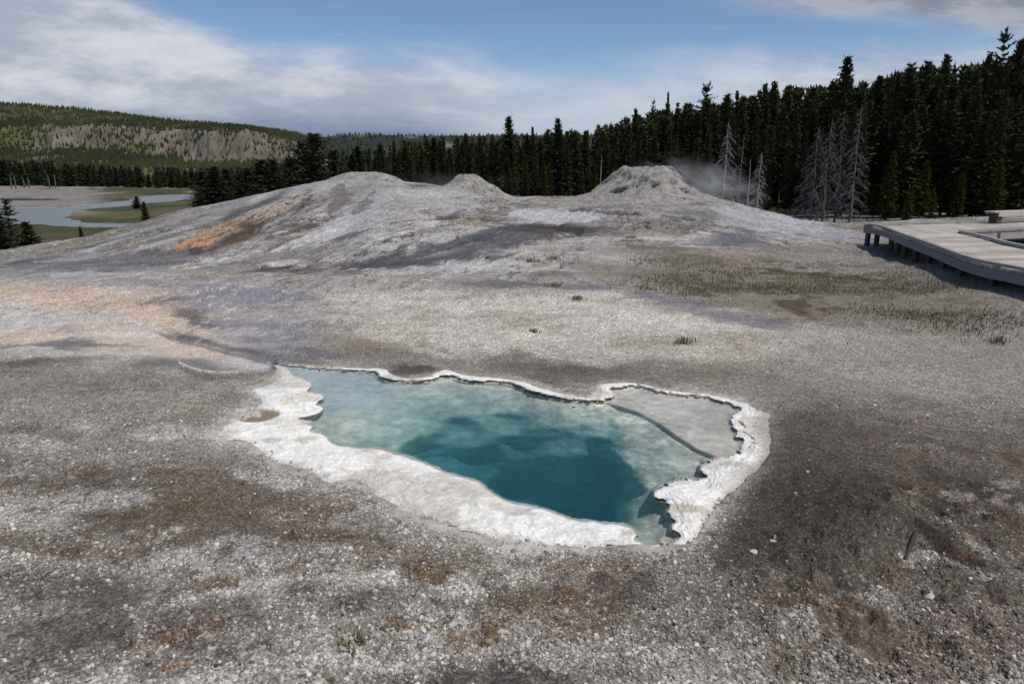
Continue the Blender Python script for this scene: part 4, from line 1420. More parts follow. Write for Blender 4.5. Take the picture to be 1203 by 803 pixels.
for px, top, base in ((12, 205, 220), (17, 203, 220), (27, 207, 221), (33, 208, 221), (57, 205, 222), (64, 203, 222)):
    Y = 430
    x = x_of(px, Y, 212)
    z = gz(x, Y)
    mb = MB()
    mb.tube([(0, 0, -1), (0.3, 0, 4), (-0.4 if px % 2 else 0.5, 0, z_of(top, Y) - z)], [0.40, 0.32, 0.12], 6)
    o = mb.build('dead_tree', M['snag_grey'])
    o.location = (x, Y, z)
    tag(o, 'pale dead trunk before the tree line beyond the river', 'dead tree', 'pale dead trunks before the far tree line')
# near left trees and bushes
x = x_of(10, 62, 260); tree(('bare', 1), x, 62, z_of(235, 62) - gz(x, 62), 'dark open branched pine at left edge beside the river', 'tree', None, ('dark_bark', 'needles_far'), wide=1.6)
x = x_of(-4, 58, 260); tree(('broad', 1), x, 58, z_of(250, 58) - gz(x, 58), 'dense dark bush cut by the left picture edge', 'tree', None, ('dark_bark', 'needles_far'), wide=1.6)
x = x_of(28, 64, 260); tree(('broad', 2), x, 64, z_of(262, 64) - gz(x, 64), 'low dark bushy pine right of the open branched one at left', 'tree', None, ('dark_bark', 'needles_far'), wide=1.9)
x = x_of(170, 100, 250); tree(('young', 1), x, 100, z_of(238, 100) - gz(x, 100), 'small cone shaped pine by the meadow above the streaked slope', 'tree', None, ('bark', 'needles_far'), name='young_pine')
x = x_of(95, 92, 270); tree(('young', 2), x, 92, z_of(266, 92) - gz(x, 92), 'little dark pine between lower river arm and the slope', 'tree', None, ('bark', 'needles_far'), name='young_pine')
x = x_of(160, 190, 236); tree(('broad', 0), x, 190, z_of(231, 190) - gz(x, 190), 'round dark bush on the meadow tip by the river bend', 'bush', None, ('bark', 'needles_far'), name='bush', wide=2.4)

# ------------------------------------------------------------------ hills
def hill_mesh():
    pa = np.linspace(-520, 470, 800)
    aa = (pa - CX) / F / 1.03
    yy = np.concatenate([np.linspace(640, 1120, 50), np.linspace(1124, 1330, 60), np.linspace(1340, 2300, 70)])
    Aa, Yy = np.meshgrid(aa, yy)
    Pp = np.repeat(pa[None], len(yy), 0)
    Xx = Aa * Yy
    ridge = np.array([z_of(np.interp(p, [-500, -200, 0, 100, 200, 300, 350, 375, 400, 440, 470], [96, 110, 119, 128, 140, 150, 156, 165, 188, 212, 222]), 1700) for p in pa])
    ctop = np.array([z_of(np.interp(p, [-500, 0, 180, 220, 300, 360, 400, 440], [137, 146, 148, 150, 153, 164, 194, 218]), 1290) for p in pa])
    cbot = np.array([z_of(np.interp(p, [-500, 0, 180, 300, 360, 400, 440], [174, 178, 183, 190, 193, 207, 220]), 1200) for p in pa])
    sh_ = fbm(Xx * 0.010, Yy * 0.004, 5, 161) * 130 + np.abs(fbm(Xx * 0.035, Yy * 0.012, 5, 163, 0.62)) * 70 + fbm(Xx * 0.03, Yy * 0.03, 4, 164) * 40
    Ye = Yy + sh_ * ss(900, 1150, Yy) * (1 - ss(1500, 1700, Yy))
    z = np.zeros_like(Yy)
    for j in range(len(pa)):
        z[:, j] = np.interp(Ye[:, j], [640, 820, 1170, 1215, 1260, 1290, 1420, 1700, 2300], [-7, -2, cbot[j] - 4, cbot[j] + 4, ctop[j] - 6, ctop[j], ctop[j] * 0.7 + ridge[j] * 0.3, ridge[j], ridge[j] - 60])
    z += fbm(Xx * 0.01, Yy * 0.006, 4, 165) * 14 * ss(800, 1100, Yy) * (1 - 0.7 * ss(1450, 1700, Yy)) * ss(470, 380, Pp)
    z = np.maximum(z, -8)
    # cover
    cliff = ss(1130, 1200, Ye) * (1 - ss(1290, 1330, Ye)) * ss(-0.26, 0.02, fbm(Xx * 0.006, Yy * 0.004, 3, 167) - 0.20 + 0.34 * ss(130, 270, Pp))
    talus = ss(960, 1080, Ye) * (1 - ss(1170, 1200, Ye)) * ss(-0.06, 0.06, fbm(Xx * 0.03, Yy * 0.006, 5, 169, 0.65))
    green = fbm(Xx * 0.008, Yy * 0.008, 4, 171)
    c = np.zeros(Yy.shape + (3,))
    c[:] = lin(72, 76, 52)
    k = ss(-0.05, 0.15, green)[..., None]
    c = c * (1 - k) + lin(92, 94, 60) * k
    k = np.clip(cliff + 0.8 * talus, 0, 1)[..., None]
    rock = lin(110, 104, 96) * (1 + 1.3 * fbm(Xx * 0.08, z * 0.03, 5, 173, 0.65)[..., None])
    c = c * (1 - k) + rock * k
    idx = np.arange(Yy.size).reshape(Yy.shape)
    q = np.stack([idx[:-1, :-1], idx[:-1, 1:], idx[1:, 1:], idx[1:, :-1]], -1).reshape(-1, 4)
    V = np.stack([Xx, Yy, z], -1)
    return V, q, c, cliff, talus, green


HV, HQ, HC, Hcl, Hta, Hgr = hill_mesh()
hill = link('hill', np_mesh('hill', HV.reshape(-1, 3), quads=HQ, col=np.clip(HC, 0.01, 0.6).reshape(-1, 3)), M['hill'])
tag(hill, 'long wooded hill with a band of pale cliffs beyond the river', 'hill', kind='structure')


def far_woods(Vg, cover, n, hmin, hmax, ca, cb, seed):
    g = np.random.default_rng(seed)
    nr_, nc_ = Vg.shape[:2]
    i = g.integers(0, nr_ - 1, n * 4)
    j = g.integers(0, nc_ - 1, n * 4)
    fi, fj = g.random(n * 4), g.random(n * 4)
    dens = cover[i, j]
    ok = g.random(n * 4) < dens
    i, j, fi, fj = i[ok][:n], j[ok][:n], fi[ok][:n, None], fj[ok][:n, None]
    P = Vg[i, j] * (1 - fi) * (1 - fj) + Vg[i + 1, j] * fi * (1 - fj) + Vg[i, j + 1] * (1 - fi) * fj + Vg[i + 1, j + 1] * fi * fj
    n = len(P)
    h = g.uniform(hmin, hmax, n)
    r = h * g.uniform(0.17, 0.3, n)
    k = 5
    th = np.linspace(0, 6.283, k, endpoint=False)
    V = np.zeros((n, k + 1, 3))
    ph = g.random(n)[:, None] * 6.28
    V[:, :k, 0] = P[:, 0:1] + r[:, None] * np.cos(th + ph) * g.uniform(0.6, 1.3, (n, k))
    V[:, :k, 1] = P[:, 1:2] + r[:, None] * np.sin(th + ph)
    V[:, :k, 2] = P[:, 2:3] + h[:, None] * g.uniform(0.0, 0.25, (n, k)) - 0.5
    V[:, k] = P + np.stack([g.normal(0, 0.4, n), np.zeros(n), h], 1)
    base = (np.arange(n) * (k + 1))[:, None]
    tr_ = np.concatenate([np.stack([base[:, 0] + q, base[:, 0] + (q + 1) % k, base[:, 0] + k], 1) for q in range(k)])
    f = np.clip(g.random(n) * 0.6 + 0.4 * ss(-0.1, 0.2, fbm(P[:, 0] * 0.01, P[:, 1] * 0.01, 3, 181)), 0, 1)[:, None]
    c = (np.array(ca) * (1 - f) + np.array(cb) * f)
    c = np.repeat(c[:, None], k + 1, 1)
    return np_mesh('far_woods', V.reshape(-1, 3), tris=tr_, smooth=False, col=c.reshape(-1, 3))


cover = np.clip(0.62 + Hgr * 1.2, 0.1, 1) * (1 - np.clip(0.86 - 5.0 * np.clip(fbm(HV[..., 0] * 0.012, HV[..., 2] * 0.03, 4, 175, 0.6) + 0.02, 0, 1), 0.1, 1) * Hcl) * (1 - 0.72 * Hta) * (0.08 + 0.92 * ss(850, 1000, HV[..., 1]))
o = link('hillside_forest', far_woods(HV, cover, 40000, 4, 9, lin(44, 52, 38), lin(74, 79, 54), 5), M['hill_tree'])
tag(o, 'green young forest covering the hill above and below the cliffs', 'forest', kind='stuff')

pa = np.linspace(300, 1500, 200)
yy = np.linspace(2600, 4200, 40)
Aa, Yy = np.meshgrid((pa - CX) / F / 1.03, yy)
rz_ = np.array([z_of(np.interp(p, [300, 380, 420, 500, 560, 700, 1500], [162, 159, 156, 157.5, 157, 156, 150]), 3600) for p in pa])
zz = np.interp(Yy, [2600, 3600, 4200], [0, 1, 0.8]) ** 1.2 * rz_[None] + fbm(Aa * Yy * 0.003, Yy * 0.003, 4, 191) * 22 * ss(2600, 2900, Yy) * (1 - 0.8 * ss(3300, 3600, Yy)) - 6
RV = np.stack([Aa * Yy, Yy, zz], -1)
idx = np.arange(Yy.size).reshape(Yy.shape)
q = np.stack([idx[:-1, :-1], idx[:-1, 1:], idx[1:, 1:], idx[1:, :-1]], -1).reshape(-1, 4)
gc = np.zeros(Yy.shape + (3,))
gc[:] = lin(50, 58, 50)
k = ss(0.05, 0.2, fbm(Aa * Yy * 0.006, Yy * 0.004, 4, 193))[..., None]
gc = gc * (1 - k) + lin(112, 106, 92) * k
o = link('distant_hill', np_mesh('distant_hill', RV.reshape(-1, 3), quads=q, col=gc.reshape(-1, 3)), M['hill'])
tag(o, 'far wooded ridge on the horizon', 'hill', kind='structure')
o = link('distant_forest', far_woods(RV, np.full(Yy.shape, 0.8), 9000, 10, 18, lin(36, 44, 38), lin(50, 58, 46), 6), M['hill_tree'])
tag(o, 'dark woods covering the far ridge', 'forest', kind='stuff')


# ------------------------------------------------------------------ boardwalk and bench
DZ = 0.75
deck_g = gz(14, 24)


def bp(px, py, z=DZ):
    a, b = at_z(px, py, z)
    return (float(a), float(b))


outer = [bp(1020.5, 265.5), bp(1037, 268.5), bp(1062, 278), bp(1094, 289.5), bp(1121, 300), bp(1152, 310), bp(1203, 320)]
outer += [(9.6, 11.0), (9.3, 8.0), (9.4, 5.0)]
Aout = outer[0]
Icor = bp(1128, 274)
inner_lo = [Icor, bp(1157, 280.5), bp(1179, 287), bp(1203, 292)]
d = (Vector(inner_lo[-1]) - Vector(inner_lo[-2])).normalized()
inner_lo += [(12.2, 12.5), (11.6, 9.0), (11.6, 5.5)]
inner_up = [Icor, bp(1203, 270), (30.0, 30.4)]
far_e = [Aout, bp(1145, 261.5), (30.0, 32.6)]


def resample(path, step):
    P = [Vector(p) for p in path]
    out = [P[0]]
    for a, b in zip(P[:-1], P[1:]):
        n = max(1, int(round((b - a).length / step)))
        out += [a + (b - a) * (i + 1) / n for i in range(n)]
    return out


def by_len(path, n):
    P = [Vector(p) for p in path]
    Ls = [0]
    for a, b in zip(P[:-1], P[1:]): Ls.append(Ls[-1] + (b - a).length)
    out = []
    for i in range(n):
        s = Ls[-1] * i / (n - 1)
        j = max(k for k in range(len(P)) if Ls[k] <= s + 1e-9)
        j = min(j, len(P) - 2)
        f = (s - Ls[j]) / (Ls[j + 1] - Ls[j])
        out.append(P[j] + (P[j + 1] - P[j]) * f)
    return out


def smooth_path(path, n):
    P = np.array([tuple(path[0])] + [tuple(p) for p in path] + [tuple(path[-1])], float)
    out = []
    m = len(path) - 1
    for i in range(n):
        t = m * i / (n - 1)
        k = min(int(t), m - 1)
        f = t - k
        p0, p1, p2, p3 = P[k], P[k + 1], P[k + 2], P[k + 3]
        q = 0.5 * (2 * p1 + (p2 - p0) * f + (2 * p0 - 5 * p1 + 4 * p2 - p3) * f * f + (3 * p1 - p0 - 3 * p2 + p3) * f ** 3)
        out.append((float(q[0]), float(q[1])))
    return out


outer_s = smooth_path(outer, 60)
inner_s = smooth_path(inner_lo, 40)
# point of the outer edge opposite the inner corner
kB = min(range(len(outer_s)), key=lambda i: (Vector(outer_s[i]) - Vector((Icor[0] - 2.2, Icor[1] - 1.0))).length)
Bpt = outer_s[kB]
bw = empty('boardwalk', (Aout[0], Aout[1], 0))
tag(bw, 'raised grey plank boardwalk forking at the right edge', 'boardwalk')
OFF = Vector((Aout[0], Aout[1]))


def loc(p): return (p[0] - OFF.x, p[1] - OFF.y)


dk_ = MB()


def planks(pa, pb, n, z1=DZ, th=0.05, gap=0.10):
    A1, B1 = by_len(pa, n + 1), by_len(pb, n + 1)
    for i in range(n):
        q = [A1[i].lerp(A1[i + 1], gap / 2), B1[i].lerp(B1[i + 1], gap / 2), B1[i].lerp(B1[i + 1], 1 - gap / 2), A1[i].lerp(A1[i + 1], 1 - gap / 2)]
        q = [loc(p) for p in q]
        dz = random.uniform(-0.003, 0.003)
        dk_.hexa([(p[0], p[1], z1 - th) for p in q], [(p[0], p[1], z1 + dz) for p in q])


planks(outer_s[kB:], inner_s, 110)
planks([Aout] + far_e[1:], [Bpt, Icor] + inner_up[1:], 130)
dk_.build('deck', M['deck'], bw)
# ends of the strips near the corner follow the outer edge
f_ = MB()
f_.sweep([loc(p) for p in outer_s], 0.05, DZ - 0.25, DZ - 0.055)
f_.build('fascia', M['fascia'], bw)
for nm, path in (('outer', outer_s), ('inner', inner_s), ('up', resample(inner_up, 0.6)), ('far', resample(far_e, 0.6))):
    r_ = MB()
    pts = [loc(p) for p in path]
    r_.sweep(pts, 0.12, DZ + 0.03, DZ + 0.10)
    for p in by_len(pts, max(3, int(sum((Vector(a) - Vector(b)).length for a, b in zip(pts[:-1], pts[1:])) / 1.4))):
        r_.box((p.x, p.y, DZ + 0.017), (0.11, 0.11, 0.024), 0.3)
    r_.build('curb', M['rail'], bw)
for path, w in ((resample(inner_up, 0.6), 0.05), (inner_s, 0.05), (resample(far_e, 0.6), 0.05)):
    r_ = MB()
    r_.sweep([loc(p) for p in path], w, DZ - 0.28, DZ - 0.056)
    r_.build('fascia', M['rail'], bw)
for path, n in ((outer_s, 15), (inner_s, 9), (inner_up, 10), (far_e, 11)):
    for p in by_len(path, n):
        mb = MB()
        g0 = gz(p.x, p.y) - 0.15
        ctr = Vector((15.5, 24.2))
        q = loc(p + (ctr - p).normalized() * 0.32 if path is outer_s else p + Vector((0.04, 0.04)))
        mb.box((q[0], q[1], (g0 + DZ - 0.06) / 2), (0.13, 0.13, DZ - 0.06 - g0), 0.3)
        mb.build('post', M['post'], bw)
# end closure on the left: two short boards
mb = MB()
e1 = Vector(Aout)
mb.box((0.0, 0.0, DZ - 0.10), (0.10, 0.36, 0.30), 0.25)
mb.build('end_board', M['fascia'], bw)

bx0, by0 = bp(1165, 262.5)
ang = math.atan2(far_e[2][1] - far_e[1][1], far_e[2][0] - far_e[1][0])
bench = empty('bench', (bx0, by0, DZ), ang)
tag(bench, 'pale backless plank bench on the far side of the boardwalk', 'bench')
mb = MB()
for k in range(2):
    mb.box((1.3, 0.0 + k * 0.21 - 0.1, 0.445), (3.0, 0.195, 0.055))
mb.build('seat', M['bench'], bench)
mb = MB()
mb.box((1.3, -0.205, 0.37), (2.6, 0.04, 0.19))
mb.build('apron', M['bench'], bench)
for xx in (0.18, 2.45):
    mb = MB()
    mb.box((xx, 0.0, 0.207), (0.30, 0.32, 0.412))
    mb.build('leg', M['post'], bench)

# ------------------------------------------------------------------ grass
def blades(spots, name, seed, hmin, hmax, spread, nper, cols_):
    g = np.random.default_rng(seed)
    V, C = [], []
    for (x, yy) in spots:
        n = max(3, int(nper * g.uniform(0.6, 1.4)))
        bx = x + g.normal(0, spread, n)
        by = yy + g.normal(0, spread, n)
        bz = ground_at(bx, by)[0] - 0.01
        h = g.uniform(hmin, hmax, n)
        az = g.random(n) * 6.28
        tilt = g.uniform(0.05, 0.55, n)
        w = 0.006 + 0.004 * g.random(n)
        dx, dy = np.cos(az), np.sin(az)
        wx, wy = -dy * w, dx * w
        mx, my, mz = bx + dx * h * tilt * 0.35, by + dy * h * tilt * 0.35, bz + h * 0.6
        tx, ty, tz = bx + dx * h * tilt, by + dy * h * tilt, bz + h * (1 - 0.25 * tilt)
        tri = np.stack([np.stack([bx - wx, by - wy, bz], 1), np.stack([bx + wx, by + wy, bz], 1), np.stack([mx + wx * .7, my + wy * .7, mz], 1),
                        np.stack([bx - wx, by - wy, bz], 1), np.stack([mx + wx * .7, my + wy * .7, mz], 1), np.stack([mx - wx * .7, my - wy * .7, mz], 1),
                        np.stack([mx - wx * .7, my - wy * .7, mz], 1), np.stack([mx + wx * .7, my + wy * .7, mz], 1), np.stack([tx, ty, tz], 1)], 1)
        V.append(tri.reshape(-1, 3))
        f = g.random(n)[:, None]
        c = np.array(cols_[0]) * (1 - f) + np.array(cols_[1]) * f
        dry = (g.random(n) < 0.25)[:, None]
        c = np.where(dry, np.array(cols_[2]), c)
        C.append(np.repeat(c, 9, 0))
    return np.concatenate(V), np.concatenate(C)


GC = (lin(84, 92, 62), lin(116, 116, 84), lin(140, 124, 100))
spots = []
g = np.random.default_rng(77)
while len(spots) < 1700:
    px, py = g.uniform(740, 1240), g.uniform(306, 398)
    c = np.interp(px, [740, 800, 900, 1000, 1203], [318, 322, 332, 345, 368])
    wv = np.interp(px, [740, 800, 1000, 1203], [7, 14, 20, 20])
    if abs(py - c) > wv * abs(g.normal(0, 1.1)) + 3: continue
    x, yy = at_z(px, py, 0)
    if fbm(np.array([x * 0.7]), np.array([yy * 0.7]), 3, 201)[0] < 0.0 + 0.1 * g.random() - 0.04: continue
    spots.append((float(x), float(yy)))
for i in range(260):        # beyond the boardwalk gap and thin scatter
    px, py = g.uniform(600, 1100), g.uniform(296, 345)
    x, yy = at_z(px, py, 0)
    if fbm(np.array([x * 0.5]), np.array([yy * 0.5]), 3, 203)[0] > 0.06: spots.append((float(x), float(yy)))
V, C = blades(spots, 'grass', 5, 0.02, 0.10, 0.30, 7, GC)
o = link('grass', tri_mesh('grass', V, C), M['grass'])
tag(o, 'sparse green grass in patches before the boardwalk', 'grass', kind='stuff')
for px, py, lab, sz in ((678, 352, 'small grey green tuft alone on the pale gravel plain', 0.14), (803, 402, 'low tuft on the gravel between the pool and the grass patches', 0.14),
                        (651, 336, 'dark tuft by the thin rivulet at the foot of the mound', 0.16), (762, 341, 'bright tuft by the rivulet left of the grass patches', 0.15),
                        (414, 758, 'small green sprout in the gravel at the bottom left', 0.09), (652, 305, 'green tuft on the slope under the white patch', 0.22), (625, 308, 'thin green tuft on the slope, left of the brighter one', 0.18),
                        (627, 390, 'tiny grey tuft on the gravel just beyond the pool', 0.08), (1172, 405, 'lone tuft near the right edge of the gravel plain', 0.14)):
    x, yy = at_z(px, py, 0)
    if py < 320:
        # on the mound: march along the sight line to the ground
        dx, dy, dz = ray(px, py)
        t = 10.0
        while t < 60 and EYE + dz * t > gz(dx * t, dy * t): t += 0.1
        x, yy = dx * t, dy * t
    x, yy = float(x), float(yy)
    V, C = blades([(x, yy)] * 3, 'tuft', int(px), sz * 0.5, sz, sz * 0.6 if py < 700 else 0.05, 26 if py < 700 else 10, GC)
    z = gz(x, yy)
    o = link('grass_tuft', tri_mesh('grass_tuft', V - np.array([x, yy, z]), C), M['grass'])
    o.location = (x, yy, z)
    tag(o, lab, 'grass tuft')

# ------------------------------------------------------------------ gravel flakes
g = np.random.default_rng(91)
N = 140000
py = 820 - (820 - 470) * g.random(N) ** 1.35
px = g.uniform(-60, 1263, N)
fx, fy = at_z(px, py, 0)
fz, fcol, fsd = ground_at(fx, fy)
fz = fz + 0.020 * ss(-2, -10, fsd)
keep = ((fsd > 2) | ((fsd > -16) & (g.random(N) < 0.16))) & (g.random(N) < np.clip(fcol.mean(1) * 5.5 - 0.15, 0.12, 1)) & (fbm(fx * 2.2, fy * 2.2, 4, 211) + 0.25 * g.random(N) > 0.02)
fx, fy, fz, fcol = fx[keep], fy[keep], fz[keep], fcol[keep]
n = len(fx)
k = 6
s = np.clip(g.lognormal(-5.05, 0.47, n), 0.003, 0.019)
th = np.linspace(0, 6.283, k, endpoint=False)
ph = g.random(n)[:, None] * 6.28
rad = s[:, None] * g.uniform(0.6, 1.25, (n, k))
lx = np.cos(th + ph) * rad
ly = np.sin(th + ph) * rad
tx, ty = g.normal(0, 0.22, n)[:, None], g.normal(0, 0.22, n)[:, None]
hh = s[:, None] * g.uniform(0.25, 0.6, n)[:, None]
B = np.stack([fx[:, None] + lx, fy[:, None] + ly, fz[:, None] + lx * tx + ly * ty - 0.004 + 0 * lx], -1)
Tt = np.stack([fx[:, None] + lx * 0.82, fy[:, None] + ly * 0.82, fz[:, None] + lx * tx + ly * ty + hh + 0 * lx], -1)
V = np.concatenate([B, Tt], 1).reshape(-1, 3)
b0 = (np.arange(n) * 2 * k)
qs = [np.stack([b0 + i, b0 + (i + 1) % k, b0 + k + (i + 1) % k, b0 + k + i], 1) for i in range(k)]
qs += [np.stack([b0 + k, b0 + k + 1, b0 + k + 2, b0 + k + 3], 1), np.stack([b0 + k, b0 + k + 3, b0 + k + 4, b0 + k + 5], 1)]
br = g.lognormal(0.12, 0.45, n)[:, None]
fcol = np.where((fsd[keep] < 2)[:, None], lin(176, 172, 167), fcol)
cc = np.clip(fcol * 0.86 * br + 0.14 * lin(160, 157, 152) * br, 0.02, 0.62)
o = link('gravel', np_mesh('gravel', V, quads=np.concatenate(qs), smooth=False, col=np.repeat(cc, 2 * k, 0)), M['flake'])
tag(o, 'loose flakes of pale sinter gravel strewn over the foreground', 'gravel', kind='stuff')


def rock(px, py, s, label, seed, mt='stone', squash=(1, 0.8, 0.5), cat='stone', name='stone', rz=0.0):
    x, yy = at_z(px, py, 0)
    bm = bmesh.new()
    s *= 0.8
    bmesh.ops.create_icosphere(bm, subdivisions=3, radius=s)
    gg = random.Random(seed)
    pl_ = [(Vector((gg.gauss(0, 1), gg.gauss(0, 1), gg.gauss(0, 1))).normalized(), s * gg.uniform(0.45, 0.8)) for _ in range(11)]
    for v in bm.verts:
        for nn, dd in pl_:
            e = v.co.dot(nn) - dd
            if e > 0: v.co -= nn * e
        v.co = Vector((v.co.x * squash[0], v.co.y * squash[1], v.co.z * squash[2]))
    me = bpy.data.meshes.new(name)
    bm.to_mesh(me)
    bm.free()
    o = link(name, me, M[mt])
    o.location = (float(x), float(yy), gz(x, yy) + s * squash[2] * 0.3)
    o.rotation_euler = (0, 0, rz)
    return tag(o, label, cat)


rock(592, 746, 0.05, 'flat pale stone lying in the gravel below the pool', 1)
rock(885, 652, 0.045, 'white chip of sinter lying on the dark ground right of the pool', 2)
rock(908, 640, 0.035, 'small white chip just right of the larger white chip', 3)
rock(840, 642, 0.03, 'small white pebble near the lower right lip of the crust', 4)
rock(949, 556, 0.03, 'lone white pebble on the black wet patch', 5)
rock(930, 730, 0.045, 'pale angular stone in grey gravel at lower right', 6)
rock(1093, 698, 0.05, 'pale stone lying beside dark clods at lower right', 7)
rock(305, 566, 0.035, 'pale pebble on the gravel left of the crust', 8)
rock(1131, 656, 0.075, 'reddish brown chip of bark on the dark ground', 9, 'bark_chip', (1.3, 0.35, 0.25), 'bark', 'bark_chip', -0.15)
mb = MB()
pts = [at_z(a, b, 0) for a, b in ((1075, 632), (1069, 644), (1063, 657))]
o0 = pts[1]
mb.tube([(float(p[0] - o0[0]), float(p[1] - o0[1]), gz(*p) - gz(*o0) + 0.02) for p in pts], [0.012, 0.015, 0.010], 6)
o = mb.build('stick', M['dark_bark'], None, True)
o.location = (float(o0[0]), float(o0[1]), gz(*o0))
tag(o, 'short dark stick lying on the brown ground', 'stick')


# ------------------------------------------------------------------ steam
def steam(px, py, Y, size, dens, label, scale=1.3, tilt=0.0):
    x, z = at_y(px, py, Y)
    bm = bmesh.new()
    bmesh.ops.create_icosphere(bm, subdivisions=3, radius=1)
    me = bpy.data.meshes.new('steam')
    bm.to_mesh(me)
    bm.free()
    o = link('steam', me, m_steam('steam_vapour', dens, scale))
    o.location = (float(x), Y, float(z))
    o.scale = size
    o.rotation_euler = (0, tilt, 0)
    return tag(o, label, 'steam', kind='stuff')


steam(822, 217, 49.5, (5.4, 2.0, 2.1), 1.7, 'thin white steam drifting right from the large cone', 1.5, 0.25)

steam(500, 216, 52, (9.0, 1.8, 1.1), 0.2, 'faint steam drifting behind the ridge between the left and middle cones', 1.2)
steam(1120, 352, 17.0, (4.5, 3.0, 0.6), 0.17, 'thin veil of steam low over the grass before the boardwalk', 1.6)
steam(128, 234, 215, (9.0, 4.0, 4.0), 0.06, 'small puff of steam by the far river bank', 1.4)

# ------------------------------------------------------------------ sky, sun, camera
SUN = Vector((0.42, -0.40, 1.0)).normalized()
w = bpy.data.worlds.new('World')
SC.world = w
w.use_nodes = True
nt = NT(w.node_tree)
nt.n.clear()
out = nt.node('ShaderNodeOutputWorld')
sky = nt.node('ShaderNodeTexSky', sky_type='NISHITA')
sky.sun_disc = False
sky.sun_elevation = math.asin(SUN.z)
sky.sun_rotation = math.atan2(SUN.x, SUN.y)
sky.altitude = 2200
sky.air_density = 1.0
sky.dust_density = 0.1
sky.ozone_density = 2.6
bg1 = nt.node('ShaderNodeBackground')
bg1.inputs['Strength'].default_value = 0.105
nt.l.new(sky.outputs[0], bg1.inputs[0])
tc = nt.node('ShaderNodeTexCoord').outputs['Generated']
sp = nt.node('ShaderNodeSeparateXYZ')
nt.l.new(tc, sp.inputs[0])
yy = nt.m('MAXIMUM', nt.m('ABSOLUTE', sp.outputs[1]), 0.08)
a = nt.m('DIVIDE', sp.outputs[0], yy)
e = nt.m('DIVIDE', sp.outputs[2], yy)
cv = nt.node('ShaderNodeCombineXYZ')
nt.l.new(a, cv.inputs[0])
nt.l.new(nt.m('MULTIPLY', nt.m('SUBTRACT', e, nt.m('MULTIPLY', a, -0.06)), 3.4), cv.inputs[1])
nt.l.new(nt.m('MULTIPLY', sp.outputs[1], 0.4), cv.inputs[2])
cvec = cv.outputs[0]
n1 = nt.noise(cvec, 2.6, 10, 0.64, 0.15)
n2 = nt.noise(cvec, 7.5, 9, 0.66, 0.1)


def eb(px, py):
    dx, dy, dz = ray(px, py)
    return float(dx / dy), float(dz / dy)


def curve(x, pts, lo, hi):
    """piecewise function of x (range lo..hi) returning values 0..1"""
    n = nt.node('ShaderNodeFloatCurve')
    c = n.mapping.curves[0]
    P = [((px_ - lo) / (hi - lo), v) for px_, v in pts]
    c.points[0].location = P[0]
    c.points[1].location = P[-1]
    for p in P[1:-1]: c.points.new(*p)
    n.mapping.update()
    nt.put(n.inputs['Value'], nt.mr(x, lo, hi, 0, 1, False))
    return n.outputs[0]


# upper edge of the main cloud bank
edge_px = [(-500, -160), (-100, -90), (60, -45), (170, -5), (230, 25), (330, 56), (450, 60), (545, 66), (590, 80), (660, 82), (760, 72), (860, 66), (980, 56), (1100, 42), (1203, 48), (1500, 40), (1900, 20)]
E = [eb(*p) for p in edge_px]
em = curve(a, [(q[0], q[1] * 2) for q in E], -1.7, 1.8)
em = nt.m('MULTIPLY', em, 0.5)
d = nt.m('SUBTRACT', em, e)
d = nt.m('ADD', d, nt.m('MULTIPLY', nt.m('SUBTRACT', n1, 0.5), 0.085))
d = nt.m('ADD', d, nt.m('MULTIPLY', nt.m('SUBTRACT', n2, 0.5), 0.035))
soft = nt.mr(a, -0.15, 0.15, 0.045, 0.06)
bank = nt.mr(nt.m('DIVIDE', d, soft), -0.4, 1.0)
thin = nt.m('ADD', nt.mr(a, -0.15, 0.12, 0.97, 0.93), nt.mr(a, 0.3, 0.5, 0.0, 0.05))
bank = nt.m('MULTIPLY', bank, thin)
# grey cloud upper right
ea = nt.m('SUBTRACT', e, nt.m('MULTIPLY_ADD', a, -0.10, 0.232))
ea = nt.m('ADD', ea, nt.m('MULTIPLY', nt.m('SUBTRACT', n1, 0.5), 0.10))
ur = nt.m('MULTIPLY', nt.mr(ea, 0.0, 0.035), nt.mr(a, 0.20, 0.42))
# wisps in the blue
wv = nt.node('ShaderNodeCombineXYZ')
nt.l.new(a, wv.inputs[0])
nt.l.new(nt.m('MULTIPLY', e, 7.0), wv.inputs[1])
wn = nt.noise(wv.outputs[0], 3.2, 7, 0.6, 0.3)
wisp = nt.m('MULTIPLY', nt.mr(wn, 0.56, 0.75), 0.45)
wisp = nt.m('MULTIPLY', wisp, nt.mr(e, 0.5, 0.3))
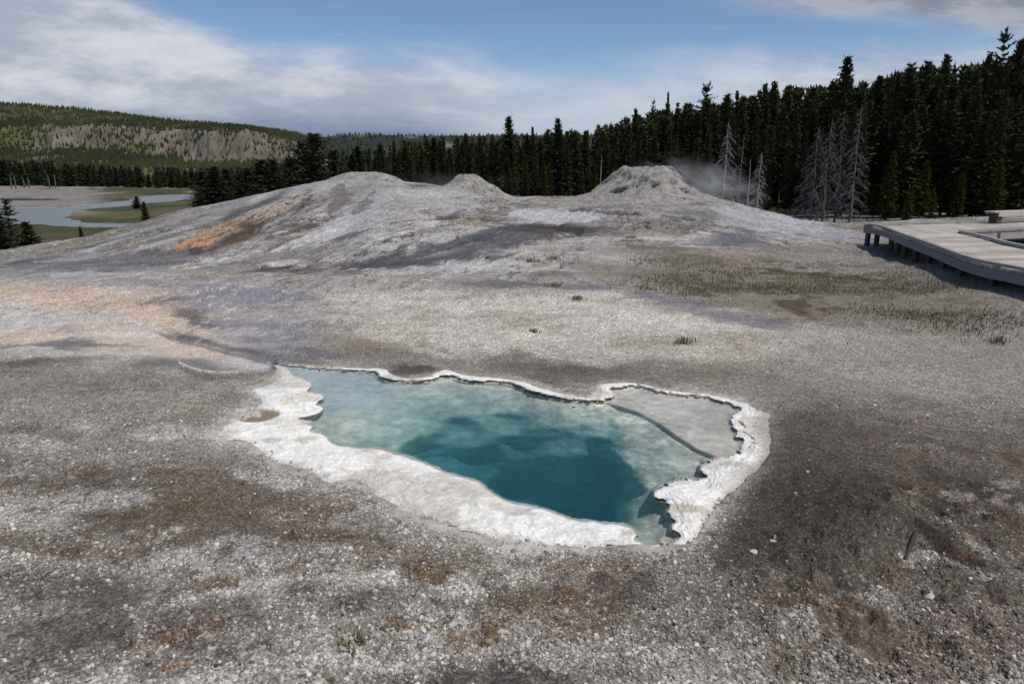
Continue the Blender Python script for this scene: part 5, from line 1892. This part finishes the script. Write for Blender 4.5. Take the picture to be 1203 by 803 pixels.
# shading of the bank: bright billows, blue-grey base
bright = tuple(lin(216, 219, 226)) + (1,)
mid = tuple(lin(172, 180, 197)) + (1,)
low = tuple(lin(118, 132, 164)) + (1,)
sh_n = nt.mr(nt.m('ADD', nt.m('MULTIPLY', n1, 0.55), nt.m('MULTIPLY', n2, 0.45)), 0.40, 0.60)
cc = nt.mix(sh_n, mid, bright)
wv2 = nt.node('ShaderNodeCombineXYZ')
nt.l.new(a, wv2.inputs[0])
nt.l.new(nt.m('MULTIPLY', e, 9.0), wv2.inputs[1])
strn = nt.noise(wv2.outputs[0], 2.2, 6, 0.6, 0.2)
lowf = nt.m('MULTIPLY', nt.mr(nt.m('ADD', e, nt.m('MULTIPLY', nt.m('SUBTRACT', strn, 0.5), 0.07)), 0.105, 0.045), nt.mr(a, 0.10, -0.15))
cc = nt.mix(lowf, cc, low)
hz = tuple(lin(192, 202, 219)) + (1,)
cc = nt.mix(nt.m('MULTIPLY', nt.m('MULTIPLY', nt.mr(a, -0.2, 0.1), nt.mr(a, 0.42, 0.2)), 0.65), cc, hz)
gcl = nt.mix(nt.mr(n2, 0.38, 0.62), tuple(lin(138, 143, 158)) + (1,), tuple(lin(176, 179, 189)) + (1,))
cm = nt.mix(ur, cc, gcl)
msk = nt.m('MAXIMUM', nt.m('MAXIMUM', bank, nt.m('MULTIPLY', ur, 0.93)), wisp)
bg2 = nt.node('ShaderNodeBackground')
bg2.inputs['Strength'].default_value = 0.95
nt.l.new(cm, bg2.inputs[0])
mx = nt.node('ShaderNodeMixShader')
nt.l.new(msk, mx.inputs[0])
nt.l.new(bg1.outputs[0], mx.inputs[1])
nt.l.new(bg2.outputs[0], mx.inputs[2])
nt.l.new(mx.outputs[0], out.inputs['Surface'])

sl = bpy.data.lights.new('sun', 'SUN')
sl.energy = 3.1
sl.angle = R(0.6)
sl.color = (1.0, 0.945, 0.86)
so = bpy.data.objects.new('sun', sl)
so.rotation_euler = (-SUN).to_track_quat('-Z', 'Y').to_euler()
so.location = (30, -10, 60)
COL.objects.link(so)

cd = bpy.data.cameras.new('camera')
cd.sensor_width = 36
cd.lens = 24
cd.clip_end = 30000
cam = bpy.data.objects.new('camera', cd)
cam.location = (0, 0, EYE)
cam.rotation_euler = (math.pi / 2 - TH, 0, 0)
COL.objects.link(cam)
SC.camera = cam

SC.view_settings.view_transform = 'Standard'
SC.view_settings.look = 'None'
SC.view_settings.exposure = 0.0
SC.view_settings.gamma = 1.0
SC.render.engine = 'CYCLES'
SC.cycles.use_denoising = True
SC.cycles.max_bounces = 6
SC.cycles.transparent_max_bounces = 8
SC.cycles.volume_step_rate = 2.0
